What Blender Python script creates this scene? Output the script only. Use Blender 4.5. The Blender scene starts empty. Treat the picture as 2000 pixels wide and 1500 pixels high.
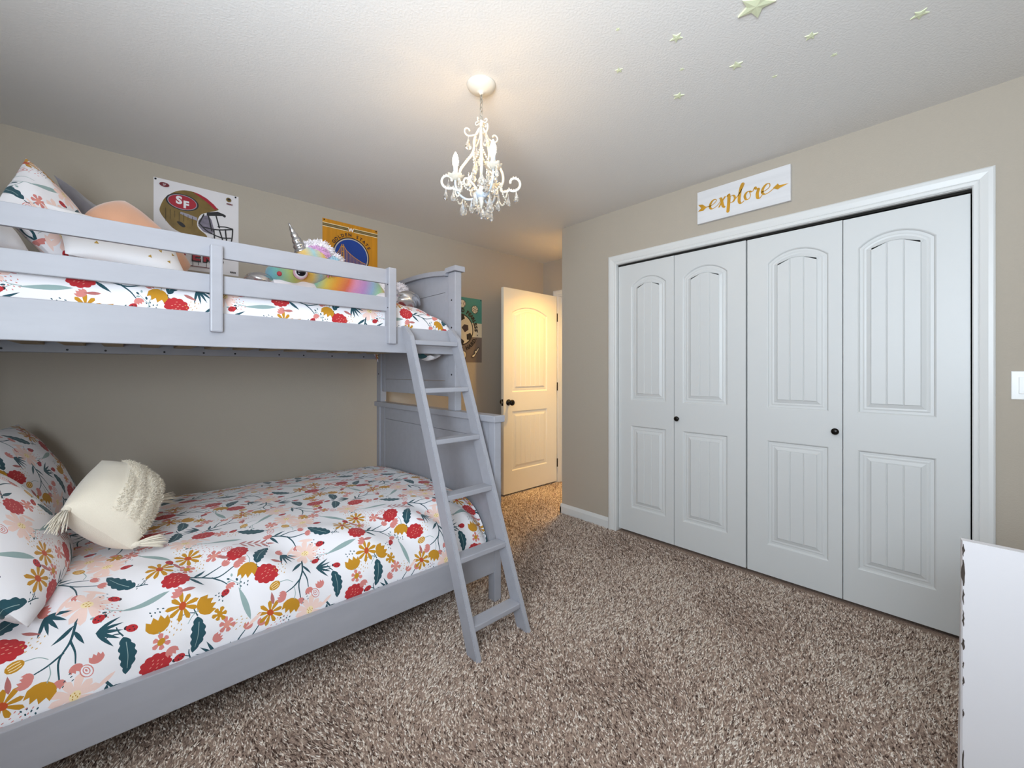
import bpy, bmesh, math, random
import numpy as np
from mathutils import Vector, Matrix, geometry
from math import sin, cos, pi, sqrt, atan2, radians

random.seed(7)
rng = np.random.default_rng(7)
scene = bpy.context.scene
COL = scene.collection

# ------------------------------------------------------------------ camera
ANG = radians(47.348)
cam_d = bpy.data.cameras.new('camera')
cam_d.sensor_width = 36.0
cam_d.lens = 36.0 * 807.0 / 2000.0
cam_d.shift_y = -0.0125
cam_d.clip_start = 0.02
cam = bpy.data.objects.new('camera', cam_d)
COL.objects.link(cam)
cam.location = (0, 0, 1.216)
cam.rotation_euler = (radians(90), 0, ANG - radians(90))
scene.camera = cam

# ------------------------------------------------------------------ world, daylight, exposure
world = bpy.data.worlds.new('World')
scene.world = world
world.use_nodes = True
bg = world.node_tree.nodes['Background']
bg.inputs['Color'].default_value = (0.72, 0.86, 1.0, 1)
bg.inputs['Strength'].default_value = 1.2

def area_light(name, loc, direction, sx, sy, power, color):
    d = bpy.data.lights.new(name, 'AREA')
    d.shape = 'RECTANGLE'
    d.size, d.size_y = sx, sy
    d.energy = power
    d.color = color
    o = bpy.data.objects.new(name, d)
    COL.objects.link(o)
    o.location = loc
    o.rotation_euler = Vector(direction).to_track_quat('-Z', 'Z').to_euler()
    return o

# daylight falling through the window of the wall behind the camera
area_light('window_daylight', (-0.80, -0.16, 1.55), (1, 0.75, 1.05), 1.20, 1.15, 108, (0.78, 0.89, 1.0))
area_light('hall_fill', (4.30, 4.30, 2.38), (0, 0, -1), 0.7, 1.2, 42, (0.95, 0.97, 1.0))  # added panel under the hall ceiling, no fixture, brightens the hall

vs = scene.view_settings
vs.view_transform = 'Standard'
vs.look = 'None'
vs.exposure = 0.20
vs.gamma = 1.0
vs.use_curve_mapping = False

# ------------------------------------------------------------------ materials
def lin(c):
    if isinstance(c, str):
        c = c.lstrip('#')
        c = [int(c[i:i + 2], 16) / 255 for i in (0, 2, 4)]
    return tuple(x / 12.92 if x <= 0.04045 else ((x + 0.055) / 1.055) ** 2.4 for x in c)

MATS = {}
def mat(name, color, rough=0.6, metal=0.0, bump=0.0, bscale=200.0, var=0.0, vscale=8.0, stretch=None,
        emit=0.0, trans=0.0, spec=0.5, sheen=0.0, bdetail=3.0):
    if name in MATS:
        return MATS[name]
    m = bpy.data.materials.new(name)
    m.use_nodes = True
    nt = m.node_tree
    b = nt.nodes['Principled BSDF']
    c = lin(color)
    b.inputs['Base Color'].default_value = (*c, 1)
    b.inputs['Roughness'].default_value = rough
    b.inputs['Metallic'].default_value = metal
    b.inputs['Specular IOR Level'].default_value = spec
    b.inputs['Transmission Weight'].default_value = trans
    b.inputs['Sheen Weight'].default_value = sheen
    if emit:
        b.inputs['Emission Color'].default_value = (*c, 1)
        b.inputs['Emission Strength'].default_value = emit
    tc = nt.nodes.new('ShaderNodeTexCoord')
    mp = nt.nodes.new('ShaderNodeMapping')
    nt.links.new(tc.outputs['Object'], mp.inputs['Vector'])
    if stretch:
        mp.inputs['Scale'].default_value = stretch
    if bump:
        n = nt.nodes.new('ShaderNodeTexNoise')
        n.inputs['Scale'].default_value = bscale
        n.inputs['Detail'].default_value = bdetail
        nt.links.new(mp.outputs[0], n.inputs['Vector'])
        bn = nt.nodes.new('ShaderNodeBump')
        bn.inputs['Strength'].default_value = bump
        bn.inputs['Distance'].default_value = 0.004
        nt.links.new(n.outputs['Fac'], bn.inputs['Height'])
        nt.links.new(bn.outputs[0], b.inputs['Normal'])
    if var:
        n2 = nt.nodes.new('ShaderNodeTexNoise')
        n2.inputs['Scale'].default_value = vscale
        n2.inputs['Detail'].default_value = 4
        nt.links.new(mp.outputs[0], n2.inputs['Vector'])
        r = nt.nodes.new('ShaderNodeValToRGB')
        r.color_ramp.elements[0].position = 0.3
        r.color_ramp.elements[1].position = 0.7
        r.color_ramp.elements[0].color = (*[x * (1 - var) for x in c], 1)
        r.color_ramp.elements[1].color = (*[min(1, x * (1 + var)) for x in c], 1)
        nt.links.new(n2.outputs['Fac'], r.inputs['Fac'])
        nt.links.new(r.outputs['Color'], b.inputs['Base Color'])
    MATS[name] = m
    return m

M_WALL = mat('wall_paint', '#b4aa9c', 0.75, bump=0.22, bscale=170, spec=0.25)
M_CEIL = mat('ceiling_paint', '#e2dfdb', 0.85, bump=0.35, bscale=120, spec=0.2, bdetail=4)
M_WHITE = mat('white_trim_paint', '#dcdcda', 0.38)
M_DOOR = mat('white_door_paint', '#d3d4d3', 0.42, bump=0.05, bscale=160, stretch=(1, 1, 0.12))
M_EDOOR = mat('door_white_warm_lit', '#eee9da', 0.42, bump=0.05, bscale=160, stretch=(1, 1, 0.12))  # the other doors' white, lightened and warmed to stand in for lamplight
M_HALL = mat('hall_paint', '#e4e2de', 0.7)
M_BED = mat('grey_bed_paint', '#a2a2a9', 0.42, var=0.035, vscale=26, stretch=(0.25, 1, 1), bump=0.04, bscale=90)
M_BLACK = mat('oil_rubbed_bronze', '#17130f', 0.32, metal=0.5)
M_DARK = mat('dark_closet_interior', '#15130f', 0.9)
M_SLAT = mat('pine_slat', '#b3a184', 0.7, var=0.12, vscale=20)
M_BOLT = mat('dark_bolt', '#2a2a2c', 0.4, metal=0.8)
M_WHITEFAB = mat('white_cotton', '#ece9ea', 0.9, bump=0.15, bscale=500, sheen=0.2)
M_PLATE = mat('switch_plastic', '#eeeeec', 0.3)

# ------------------------------------------------------------------ object helpers
ORG = {}
def V(*a):
    return np.array(a, dtype=float)

def finish(o, label=None, cat=None, group=None, kind=None):
    if label: o['label'] = label
    if cat: o['category'] = cat
    if group: o['group'] = group
    if kind: o['kind'] = kind
    return o

def empty(name, loc, label=None, cat=None, group=None, kind=None):
    o = bpy.data.objects.new(name, None)
    o.empty_display_size = 0.05
    COL.objects.link(o)
    o.location = loc
    ORG[o] = V(*loc)
    return finish(o, label, cat, group, kind)

def mesh(name, verts, faces, mats, parent=None, smooth=False, midx=None, base=False, **kw):
    """verts in WORLD coordinates; origin placed at the middle (or base) of the mesh"""
    v = np.asarray(verts, dtype=float).reshape(-1, 3)
    lo, hi = v.min(0), v.max(0)
    c = (lo + hi) / 2
    if base:
        c[2] = lo[2]
    me = bpy.data.meshes.new(name)
    me.from_pydata((v - c).tolist(), [], [tuple(int(i) for i in f) for f in faces])
    if not isinstance(mats, (list, tuple)):
        mats = [mats]
    for m in mats:
        me.materials.append(m)
    if midx is not None:
        me.polygons.foreach_set('material_index', np.asarray(midx, dtype=np.int32))
    if smooth:
        me.polygons.foreach_set('use_smooth', np.ones(len(me.polygons), dtype=bool))
    me.update()
    o = bpy.data.objects.new(name, me)
    COL.objects.link(o)
    if parent is not None:
        o.parent = parent
        o.location = c - ORG[parent]
    else:
        o.location = c
    ORG[o] = c
    return finish(o, **kw)

class MB:
    def __init__(s):
        s.v, s.f, s.m = [], [], []
    def add(s, v, f, m=0):
        k = len(s.v)
        s.v += [tuple(p) for p in v]
        s.f += [tuple(i + k for i in q) for q in f]
        s.m += [m] * len(f)
        return s
    def build(s, name, mats, parent=None, smooth=False, **kw):
        return mesh(name, s.v, s.f, mats, parent, smooth, midx=s.m, **kw)

def bevel_box(lo, hi, b=0.003):
    """chamfered box, 24 verts"""
    lo, hi = V(*lo), V(*hi)
    b = min(b, 0.45 * float((hi - lo).min()))
    bm = bmesh.new()
    bmesh.ops.create_cube(bm, size=1.0)
    for p in bm.verts:
        p.co = Vector([(lo[i] + hi[i]) / 2 + p.co[i] * (hi[i] - lo[i]) for i in range(3)])
    if b > 0:
        bmesh.ops.bevel(bm, geom=bm.edges[:], offset=b, segments=2, affect='EDGES', profile=0.6)
    bmesh.ops.recalc_face_normals(bm, faces=bm.faces[:])
    bm.verts.index_update()
    v = [tuple(p.co) for p in bm.verts]
    f = [[q.index for q in fc.verts] for fc in bm.faces]
    bm.free()
    return v, f

def box(name, lo, hi, m, parent=None, b=0.003, **kw):
    v, f = bevel_box(lo, hi, b)
    return mesh(name, v, f, m, parent, **kw)

def plain_box(lo, hi):
    x0, y0, z0 = lo; x1, y1, z1 = hi
    v = [(x0, y0, z0), (x1, y0, z0), (x1, y1, z0), (x0, y1, z0), (x0, y0, z1), (x1, y0, z1), (x1, y1, z1), (x0, y1, z1)]
    f = [(0, 3, 2, 1), (4, 5, 6, 7), (0, 1, 5, 4), (1, 2, 6, 5), (2, 3, 7, 6), (3, 0, 4, 7)]
    return v, f

def lathe(profile, center, axis=(0, 0, 1), n=20, cap=True):
    """profile: list of (r, h) along axis"""
    ax = Vector(axis).normalized()
    q = Vector((0, 0, 1)).rotation_difference(ax)
    v, f = [], []
    for r, h in profile:
        for k in range(n):
            a = 2 * pi * k / n
            p = q @ Vector((r * cos(a), r * sin(a), h)) + Vector(center)
            v.append(tuple(p))
    for i in range(len(profile) - 1):
        for k in range(n):
            k2 = (k + 1) % n
            f.append((i * n + k, i * n + k2, (i + 1) * n + k2, (i + 1) * n + k))
    if cap:
        f.append(tuple(range(n - 1, -1, -1)))
        f.append(tuple((len(profile) - 1) * n + k for k in range(n)))
    return v, f

def tube(pts, rad, n=8, cap=True):
    pts = [Vector(p) for p in pts]
    m = len(pts)
    rads = [rad] * m if not hasattr(rad, '__len__') else list(rad)
    v, f = [], []
    t = (pts[1] - pts[0]).normalized()
    up = Vector((0, 0, 1)) if abs(t.z) < 0.9 else Vector((1, 0, 0))
    nrm = t.cross(up).normalized()
    for i in range(m):
        if i == 0: t = pts[1] - pts[0]
        elif i == m - 1: t = pts[-1] - pts[-2]
        else: t = pts[i + 1] - pts[i - 1]
        t.normalize()
        nrm = (nrm - t * nrm.dot(t))
        if nrm.length < 1e-6:
            nrm = t.orthogonal()
        nrm.normalize()
        bn = t.cross(nrm)
        for k in range(n):
            a = 2 * pi * k / n
            v.append(tuple(pts[i] + (nrm * cos(a) + bn * sin(a)) * rads[i]))
    for i in range(m - 1):
        for k in range(n):
            k2 = (k + 1) % n
            f.append((i * n + k, i * n + k2, (i + 1) * n + k2, (i + 1) * n + k))
    if cap:
        f.append(tuple(range(n - 1, -1, -1)))
        f.append(tuple((m - 1) * n + k for k in range(n)))
    return v, f

def catmull(pts, per=8, closed=False):
    P = [np.asarray(p, float) for p in pts]
    n = len(P)
    out = []
    rngi = range(n) if closed else range(n - 1)
    for i in rngi:
        p0 = P[(i - 1) % n] if (closed or i > 0) else 2 * P[0] - P[1]
        p1 = P[i]; p2 = P[(i + 1) % n]
        p3 = P[(i + 2) % n] if (closed or i + 2 < n) else 2 * P[-1] - P[-2]
        for k in range(per):
            t = k / per
            out.append(0.5 * ((2 * p1) + (-p0 + p2) * t + (2 * p0 - 5 * p1 + 4 * p2 - p3) * t * t + (-p0 + 3 * p1 - 3 * p2 + p3) * t ** 3))
    if not closed:
        out.append(P[-1])
    return out

def inset(poly, d):
    """inset of a convex CCW polygon"""
    n = len(poly)
    out = []
    for i in range(n):
        p0, p1, p2 = V(*poly[i - 1]), V(*poly[i]), V(*poly[(i + 1) % n])
        e1 = (p1 - p0) / np.linalg.norm(p1 - p0); e2 = (p2 - p1) / np.linalg.norm(p2 - p1)
        n1 = V(-e1[1], e1[0]); n2 = V(-e2[1], e2[0])
        k = 1 + float(n1 @ n2)
        out.append(tuple(p1 + (n1 + n2) * d / max(k, 0.2)))
    return out

# ================================================================== THE ROOM
CEIL = 2.44
YB = 3.21        # bed wall
XC = 2.72        # closet wall
XE = 3.44        # entry (hall) wall
XW = -0.76       # window wall
YR = -0.92       # wall behind the camera, right
YCOR = 2.318     # outside corner of the closet

def slab(name, lo, hi, m, parent=None, **kw):
    v, f = plain_box(lo, hi)
    return mesh(name, v, f, m, parent, **kw)

# carpet material: tone attribute per tuft plus soft footprints
def carpet_mat(name, use_attr):
    m = bpy.data.materials.new(name)
    m.use_nodes = True
    nt = m.node_tree
    b = nt.nodes['Principled BSDF']
    b.inputs['Roughness'].default_value = 0.95
    b.inputs['Specular IOR Level'].default_value = 0.1
    ramp = nt.nodes.new('ShaderNodeValToRGB')
    el = ramp.color_ramp.elements
    el[0].position, el[0].color = 0.0, (*lin('#54423a'), 1)
    el[1].position, el[1].color = 1.0, (*lin('#f6eade'), 1)
    for p, c in ((0.25, '#8a756a'), (0.55, '#bfa897'), (0.8, '#decbbb')):
        e = el.new(p); e.color = (*lin(c), 1)
    if use_attr:
        a = nt.nodes.new('ShaderNodeAttribute')
        a.attribute_name = 'tone'
        nt.links.new(a.outputs['Fac'], ramp.inputs['Fac'])
    else:
        tc = nt.nodes.new('ShaderNodeTexCoord')
        n = nt.nodes.new('ShaderNodeTexNoise')
        n.inputs['Scale'].default_value = 130
        n.inputs['Detail'].default_value = 3
        nt.links.new(tc.outputs['Object'], n.inputs['Vector'])
        sc = nt.nodes.new('ShaderNodeMath'); sc.operation = 'MULTIPLY'; sc.inputs[1].default_value = 0.7
        nt.links.new(n.outputs['Fac'], sc.inputs[0])
        nt.links.new(sc.outputs[0], ramp.inputs['Fac'])      # base colour darkened to stand in for shade between the tufts
    nt.links.new(ramp.outputs[0], b.inputs['Base Color'])
    return m
M_CARPET = carpet_mat('carpet_base', False)
M_PILE = carpet_mat('carpet_pile', True)

floor = slab('floor', (XW, YR, -0.06), (XE + 0.12, YB, 0.0), M_CARPET, kind='structure')
def carpet_pile():
    # tufts where the photograph shows carpet; short twisted spikes, three sided
    n = 330000
    x = rng.uniform(-0.3, XE, n); y = rng.uniform(-0.75, YB - 0.01, n)
    keep = ~((x > XC - 0.005) & (y < YCOR + 0.005))
    keep &= ~((x < 0.25) & (y < 0.1))
    x, y = x[keep], y[keep]
    n = len(x)
    foot = np.zeros(n)          # lie of the pile
    for fx, fy, ph in ((3.1, 1.7, 0.4), (5.3, -3.9, 1.9), (1.9, 6.1, 3.0), (8.7, 4.4, 0.8), (7.1, -9.2, 2.2)):
        foot += np.sin(fx * x + fy * y + ph)
    ang = rng.uniform(0, 2 * pi, n)
    lean = 0.010 * rng.uniform(0.2, 1.0, n)
    h = rng.uniform(0.007, 0.0125, n)
    lx = lean * np.cos(ang) + 0.0022 * foot
    ly = lean * np.sin(ang) - 0.0014 * foot
    r = rng.uniform(0.0026, 0.0042, n)
    a0 = rng.uniform(0, 2 * pi, n)
    verts = np.zeros((n, 4, 3))
    for k in range(3):
        verts[:, k, 0] = x + r * np.cos(a0 + k * 2.0944)
        verts[:, k, 1] = y + r * np.sin(a0 + k * 2.0944)
        verts[:, k, 2] = -0.001
    verts[:, 3, 0] = x + lx; verts[:, 3, 1] = y + ly; verts[:, 3, 2] = h
    tri = np.array([[0, 1, 3], [1, 2, 3], [2, 0, 3]])
    faces = (np.arange(n)[:, None, None] * 4 + tri[None]).reshape(-1, 3)
    me = bpy.data.meshes.new('carpet_pile')
    c = ORG[floor]
    vv = verts.reshape(-1, 3) - c
    me.vertices.add(len(vv)); me.vertices.foreach_set('co', vv.ravel())
    me.loops.add(faces.size); me.loops.foreach_set('vertex_index', faces.ravel().astype(np.int32))
    me.polygons.add(len(faces)); me.polygons.foreach_set('loop_start', (np.arange(len(faces)) * 3).astype(np.int32))
    tone = np.clip(rng.normal(0.56, 0.42, n) + 0.05 * foot, 0, 1)
    at = me.attributes.new('tone', 'FLOAT', 'POINT')
    at.data.foreach_set('value', np.repeat(tone, 4).astype(np.float32))
    me.materials.append(M_PILE)
    me.update(); me.validate()
    o = bpy.data.objects.new('carpet_pile', me)
    COL.objects.link(o)
    o.parent = floor
    o['kind'] = 'stuff'
carpet_pile()

slab('ceiling', (XW - 0.1, YR - 0.1, CEIL), (XE + 0.12, YB + 0.1, CEIL + 0.1), M_CEIL, kind='structure')
slab('wall_back', (XW - 0.1, YB, 0), (XE + 0.12, YB + 0.1, CEIL), M_WALL, kind='structure')
slab('wall_front', (XW - 0.1, YR - 0.1, 0), (XC + 0.8, YR, CEIL), M_WALL, kind='structure')

# closet wall with its opening
OY0, OY1, OZ = -0.045, 1.792, 2.035     # rough opening
mb = MB()
mb.add(*plain_box((XC, YR, 0), (XC + 0.11, OY0, CEIL)))
mb.add(*plain_box((XC, OY0, OZ), (XC + 0.11, OY1, CEIL)))
mb.add(*plain_box((XC, OY1, 0), (XC + 0.11, YCOR, CEIL)))
mb.build('wall_closet', M_WALL, kind='structure')
# closet interior (dark behind the door gaps)
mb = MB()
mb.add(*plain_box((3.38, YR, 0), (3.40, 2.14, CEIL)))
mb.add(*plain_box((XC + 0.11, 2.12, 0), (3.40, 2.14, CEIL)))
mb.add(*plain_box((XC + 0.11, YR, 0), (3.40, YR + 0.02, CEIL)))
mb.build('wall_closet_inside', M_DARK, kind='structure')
# return wall of the closet along the entry passage
mb = MB()
mb.add(*plain_box((XC + 0.11, YCOR - 0.09, 0), (XC + 0.23, YCOR, CEIL)))
mb.add(*plain_box((XC + 0.14, 2.14, 0), (XE, 2.17, CEIL)))
mb.build('wall_passage', M_WALL, kind='structure')

# entry wall with doorway
DY0, DY1, DZ = 2.215, 2.995, 2.045
mb = MB()
mb.add(*plain_box((XE, 2.05, 0), (XE + 0.11, DY0, CEIL)))
mb.add(*plain_box((XE, DY0, DZ), (XE + 0.11, DY1, CEIL)))
mb.add(*plain_box((XE, DY1, 0), (XE + 0.11, YB, CEIL)))
mb.build('wall_entry', M_WALL, kind='structure')

# window wall behind the camera, with the window that lights the room
WY0, WY1, WZ0, WZ1 = -0.80, 0.48, 0.95, 2.16
mb = MB()
mb.add(*plain_box((XW - 0.1, YR, 0), (XW, WY0, CEIL)))
mb.add(*plain_box((XW - 0.1, WY1, 0), (XW, YB, CEIL)))
mb.add(*plain_box((XW - 0.1, WY0, 0), (XW, WY1, WZ0)))
mb.add(*plain_box((XW - 0.1, WY0, WZ1), (XW, WY1, CEIL)))
mb.build('wall_window', M_WALL, kind='structure')
win = empty('window_1', (XW, (WY0 + WY1) / 2, WZ0), kind='structure')
mb = MB()
for lo, hi in (((XW, WY0 - 0.07, WZ0 - 0.07), (XW + 0.018, WY0, WZ1 + 0.07)), ((XW, WY1, WZ0 - 0.07), (XW + 0.018, WY1 + 0.07, WZ1 + 0.07)),
               ((XW, WY0, WZ1), (XW + 0.018, WY1, WZ1 + 0.07)), ((XW, WY0, WZ0 - 0.07), (XW + 0.03, WY1, WZ0))):
    mb.add(*bevel_box(lo, hi, 0.004))
mb.build('window_casing', M_WHITE, win)

# hall beyond the doorway
mb = MB(); mb.add(*plain_box((XE + 0.12, 1.2, -0.06), (4.86, 5.2, 0.0)))
M_WOOD = mat('hall_wood_floor', '#cfc6ba', 0.45, var=0.12, vscale=6, stretch=(6, 0.7, 1))
hall_floor = mb.build('floor_hall', M_WOOD, kind='structure')
mb = MB()
mb.add(*plain_box((4.86, 1.2, 0), (4.96, 5.2, CEIL)))
mb.add(*plain_box((XE + 0.11, 5.2, 0), (4.96, 5.3, CEIL)))
mb.add(*plain_box((XE + 0.11, 1.1, 0), (4.96, 1.2, CEIL)))
mb.add(*plain_box((XE + 0.115, DY1 + 0.06, 0), (XE + 0.125, 5.2, CEIL)))
mb.build('wall_hall', M_HALL, kind='structure')
hl = empty('ceiling_lamp', (3.06, 2.435, CEIL), 'small white cylinder downlight in the entry passage behind the closet corner', 'lamp')
v, f = lathe([(0.084, 0.0), (0.084, -0.105), (0.080, -0.108), (0.076, -0.105), (0.076, -0.010)], (3.06, 2.435, CEIL), (0, 0, 1), 36, False)
mesh('lamp_can', v, f, M_WHITE, hl, True)
v, f = lathe([(0.076, -0.010), (0.001, -0.012)], (3.06, 2.435, CEIL), (0, 0, 1), 36, False)
mesh('lamp_lens', v, f, mat('lit_warm_lens', '#ffc968', 0.4, emit=700.0), hl)
slab('ceiling_hall', (XE + 0.11, 1.1, CEIL), (4.96, 5.3, CEIL + 0.1), M_CEIL, kind='structure')

# ---------------------------------------------------------------- baseboards and casings
def sweep(profile, path, plane):
    """profile (w outward from opening, d proud of wall); path: opening corner points in wall plane;
    plane(a, b, d) -> world. mitred."""
    n = len(path); v = []; f = []
    for i in range(n):
        p = V(*path[i])
        def nrm(a, b):
            e = V(*b) - V(*a); e /= np.linalg.norm(e); return V(-e[1], e[0])
        if i == 0: m = nrm(path[0], path[1])
        elif i == n - 1: m = nrm(path[-2], path[-1])
        else:
            n1, n2 = nrm(path[i - 1], path[i]), nrm(path[i], path[i + 1])
            m = (n1 + n2) / (1 + float(n1 @ n2))
        for w, d in profile:
            q = p + m * w
            v.append(plane(q[0], q[1], d))
    k = len(profile)
    for i in range(n - 1):
        for j in range(k - 1):
            f.append((i * k + j, i * k + j + 1, (i + 1) * k + j + 1, (i + 1) * k + j))
    f.append(tuple(range(k))); f.append(tuple((n - 1) * k + j for j in range(k - 1, -1, -1)))
    return v, f

CAS = [(0, 0), (0, 0.010), (0.004, 0.013), (0.016, 0.014), (0.019, 0.011), (0.022, 0.014), (0.046, 0.020), (0.060, 0.020), (0.066, 0.016), (0.067, 0)]
# closet casing (path runs so that outward is on the left of travel)
cx = lambda a, b, d: (XC - d, a, b)
v, f = sweep([(-w, d) for w, d in CAS], [(OY1 - 0.018, 0.0), (OY1 - 0.018, OZ - 0.008), (OY0 + 0.010, OZ - 0.008), (OY0 + 0.010, 0.0)], cx)
mesh('trim_1', v, f, M_WHITE, kind='structure')
# closet jambs
mb = MB()
mb.add(*bevel_box((XC - 0.002, OY1 - 0.016, 0), (XC + 0.11, OY1, OZ - 0.006), 0.002))
mb.add(*bevel_box((XC - 0.002, OY0, 0), (XC + 0.11, OY0 + 0.010, OZ - 0.006), 0.002))
mb.add(*bevel_box((XC - 0.002, OY0, OZ - 0.010), (XC + 0.11, OY1, OZ), 0.002))
mb.build('trim_2', M_WHITE, kind='structure')
# entry casing and jambs
ex = lambda a, b, d: (XE - d, a, b)
v, f = sweep([(-w, d) for w, d in CAS], [(DY1 - 0.012, 0.0), (DY1 - 0.012, DZ - 0.012), (DY0 + 0.012, DZ - 0.012)], ex)
mesh('trim_3', v, f, M_WHITE, kind='structure')
mb = MB()
mb.add(*bevel_box((XE, DY1 - 0.014, 0), (XE + 0.12, DY1, DZ), 0.002))
mb.add(*bevel_box((XE, DY0, 0), (XE + 0.12, DY0 + 0.014, DZ), 0.002))
mb.add(*bevel_box((XE, DY0, DZ - 0.014), (XE + 0.12, DY1, DZ), 0.002))
mb.add(*bevel_box((XE + 0.045, DY1 - 0.026, 0), (XE + 0.080, DY1 - 0.014, DZ - 0.014), 0.002))
mb.build('trim_4', M_WHITE, kind='structure')

BASE = [(0.0, 0.0), (0.014, 0.0), (0.014, 0.058), (0.010, 0.068), (0.006, 0.078), (0.0, 0.083)]
def baseboard(name, p0, p1, nrm):
    v = []
    for p in (p0, p1):
        for d, z in BASE:
            v.append((p[0] + nrm[0] * d, p[1] + nrm[1] * d, z))
    k = len(BASE)
    f = [(j, j + 1, k + j + 1, k + j) for j in range(k - 1)] + [tuple(range(k - 1, -1, -1)), tuple(range(k, 2 * k))]
    mesh(name, v, f, M_WHITE, kind='structure')
baseboard('baseboard_closet', (XC, OY1 + 0.050, 0), (XC, YCOR + 0.014, 0), (-1, 0))
baseboard('baseboard_corner', (XC - 0.014, YCOR, 0), (XC + 0.23, YCOR, 0), (0, 1))
baseboard('baseboard_right', (XC, YR, 0), (XC, OY0 - 0.058, 0), (-1, 0))
baseboard('baseboard_back', (XW, YB, 0), (XE, YB, 0), (0, -1))
baseboard('baseboard_hall', (4.86, 1.2, 0), (4.86, 3.68, 0), (-1, 0))

# ---------------------------------------------------------------- moulded doors
def arch_poly(a0, a1, z0, zs, rise, n=14):
    """CCW polygon: rectangle with an arched top; rise 0 -> rectangle"""
    pts = [(a0, z0), (a1, z0), (a1, zs)]
    if rise > 0:
        c = a1 - a0
        R = (c * c / 4 + rise * rise) / (2 * rise)
        th = math.asin(c / 2 / R)
        mid = (a0 + a1) / 2
        for k in range(1, n):
            t = th - 2 * th * k / n
            pts.append((mid + R * sin(t), zs + rise - R + R * cos(t)))
    pts.append((a0, zs))
    return pts

def door_leaf(name, to_world, a0, a1, z0, z1, thick, panels, nplank, m, label=None, kind='structure', parent=None):
    """to_world(a, z, d): a along the leaf, d outward from the face. panels: list of (a0,a1,z0,zs,rise)"""
    polys = [arch_poly(*p) for p in panels]
    outer = [(a0, z0), (a1, z0), (a1, z1), (a0, z1)]
    vin = [Vector(p) for p in outer]; edges = [(0, 1), (1, 2), (2, 3), (3, 0)]
    for pl in polys:
        k = len(vin); vin += [Vector(p) for p in pl]
        edges += [(k + i, k + (i + 1) % len(pl)) for i in range(len(pl))]
    r = geometry.delaunay_2d_cdt(vin, edges, [], 1, 1e-6)
    V2, F2 = r[0], r[2]
    def inside(p, pl):
        s = False
        for i in range(len(pl)):
            (x1, y1), (x2, y2) = pl[i - 1], pl[i]
            if (y1 > p[1]) != (y2 > p[1]) and p[0] < (x2 - x1) * (p[1] - y1) / (y2 - y1) + x1:
                s = not s
        return s
    mb = MB()
    faces = []
    for fc in F2:
        cx_ = sum(V2[i][0] for i in fc) / len(fc); cz_ = sum(V2[i][1] for i in fc) / len(fc)
        if not any(inside((cx_, cz_), pl) for pl in polys):
            faces.append(fc)
    mb.add([to_world(p[0], p[1], 0) for p in V2], faces)
    # edges and back
    ring = [to_world(a, z, 0) for a, z in outer] + [to_world(a, z, -thick) for a, z in outer]
    mb.add(ring, [(i, (i + 1) % 4, 4 + (i + 1) % 4, 4 + i) for i in range(4)] + [(4, 5, 6, 7)])
    o = mb.build(name, m, parent, kind=kind, **({'label': label} if label else {}))
    for pl in polys:
        rings = [(0, 0), (0.004, -0.002), (0.009, -0.0095), (0.020, -0.0095), (0.026, -0.0075), (0.034, -0.0085), (0.050, -0.0025)]
        mb = MB()
        loops = [inset(pl, d) if d else pl for d, _ in rings]
        n = len(pl)
        vv = []
        for (d, h), lp in zip(rings, loops):
            vv += [to_world(a, z, h) for a, z in lp]
        ff = [(i * n + k, i * n + (k + 1) % n, (i + 1) * n + (k + 1) % n, (i + 1) * n + k) for i in range(len(rings) - 1) for k in range(n)]
        base = len(vv)
        vv += [to_world(a, z, -0.0045) for a, z in loops[-1]]
        ff += [((len(rings) - 1) * n + k, (len(rings) - 1) * n + (k + 1) % n, base + (k + 1) % n, base + k) for k in range(n)]
        ff.append(tuple(base + k for k in range(n)))
        mb.add(vv, ff)
        pan = mb.build('panel', m, o)
        # planks of the raised field
        fld = loops[-1]
        fa0 = min(p[0] for p in fld); fa1 = max(p[0] for p in fld)
        for j in range(nplank):
            b0 = fa0 + (fa1 - fa0) * j / nplank; b1 = fa0 + (fa1 - fa0) * (j + 1) / nplank
            # clip the field polygon to the strip
            def clip(poly, a, sgn):
                out = []
                for i in range(len(poly)):
                    p, q = poly[i - 1], poly[i]
                    ip, iq = (p[0] - a) * sgn >= -1e-9, (q[0] - a) * sgn >= -1e-9
                    if ip != iq:
                        t = (a - p[0]) / (q[0] - p[0])
                        out.append((a, p[1] + t * (q[1] - p[1])))
                    if iq:
                        out.append(q)
                return out
            s = clip(clip(fld, b0, 1), b1, -1)
            s2 = [s[0]]
            for p in s[1:]:
                if abs(p[0] - s2[-1][0]) + abs(p[1] - s2[-1][1]) > 2e-4:
                    s2.append(p)
            if abs(s2[0][0] - s2[-1][0]) + abs(s2[0][1] - s2[-1][1]) < 2e-4:
                s2.pop()
            top = inset(s2, 0.0035)
            k = len(s2)
            vv = [to_world(a, z, -0.0045) for a, z in s2] + [to_world(a, z, -0.0008) for a, z in top]
            ff = [(i, (i + 1) % k, k + (i + 1) % k, k + i) for i in range(k)] + [tuple(range(k, 2 * k))]
            mesh('plank', vv, ff, m, pan)
    return o

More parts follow.
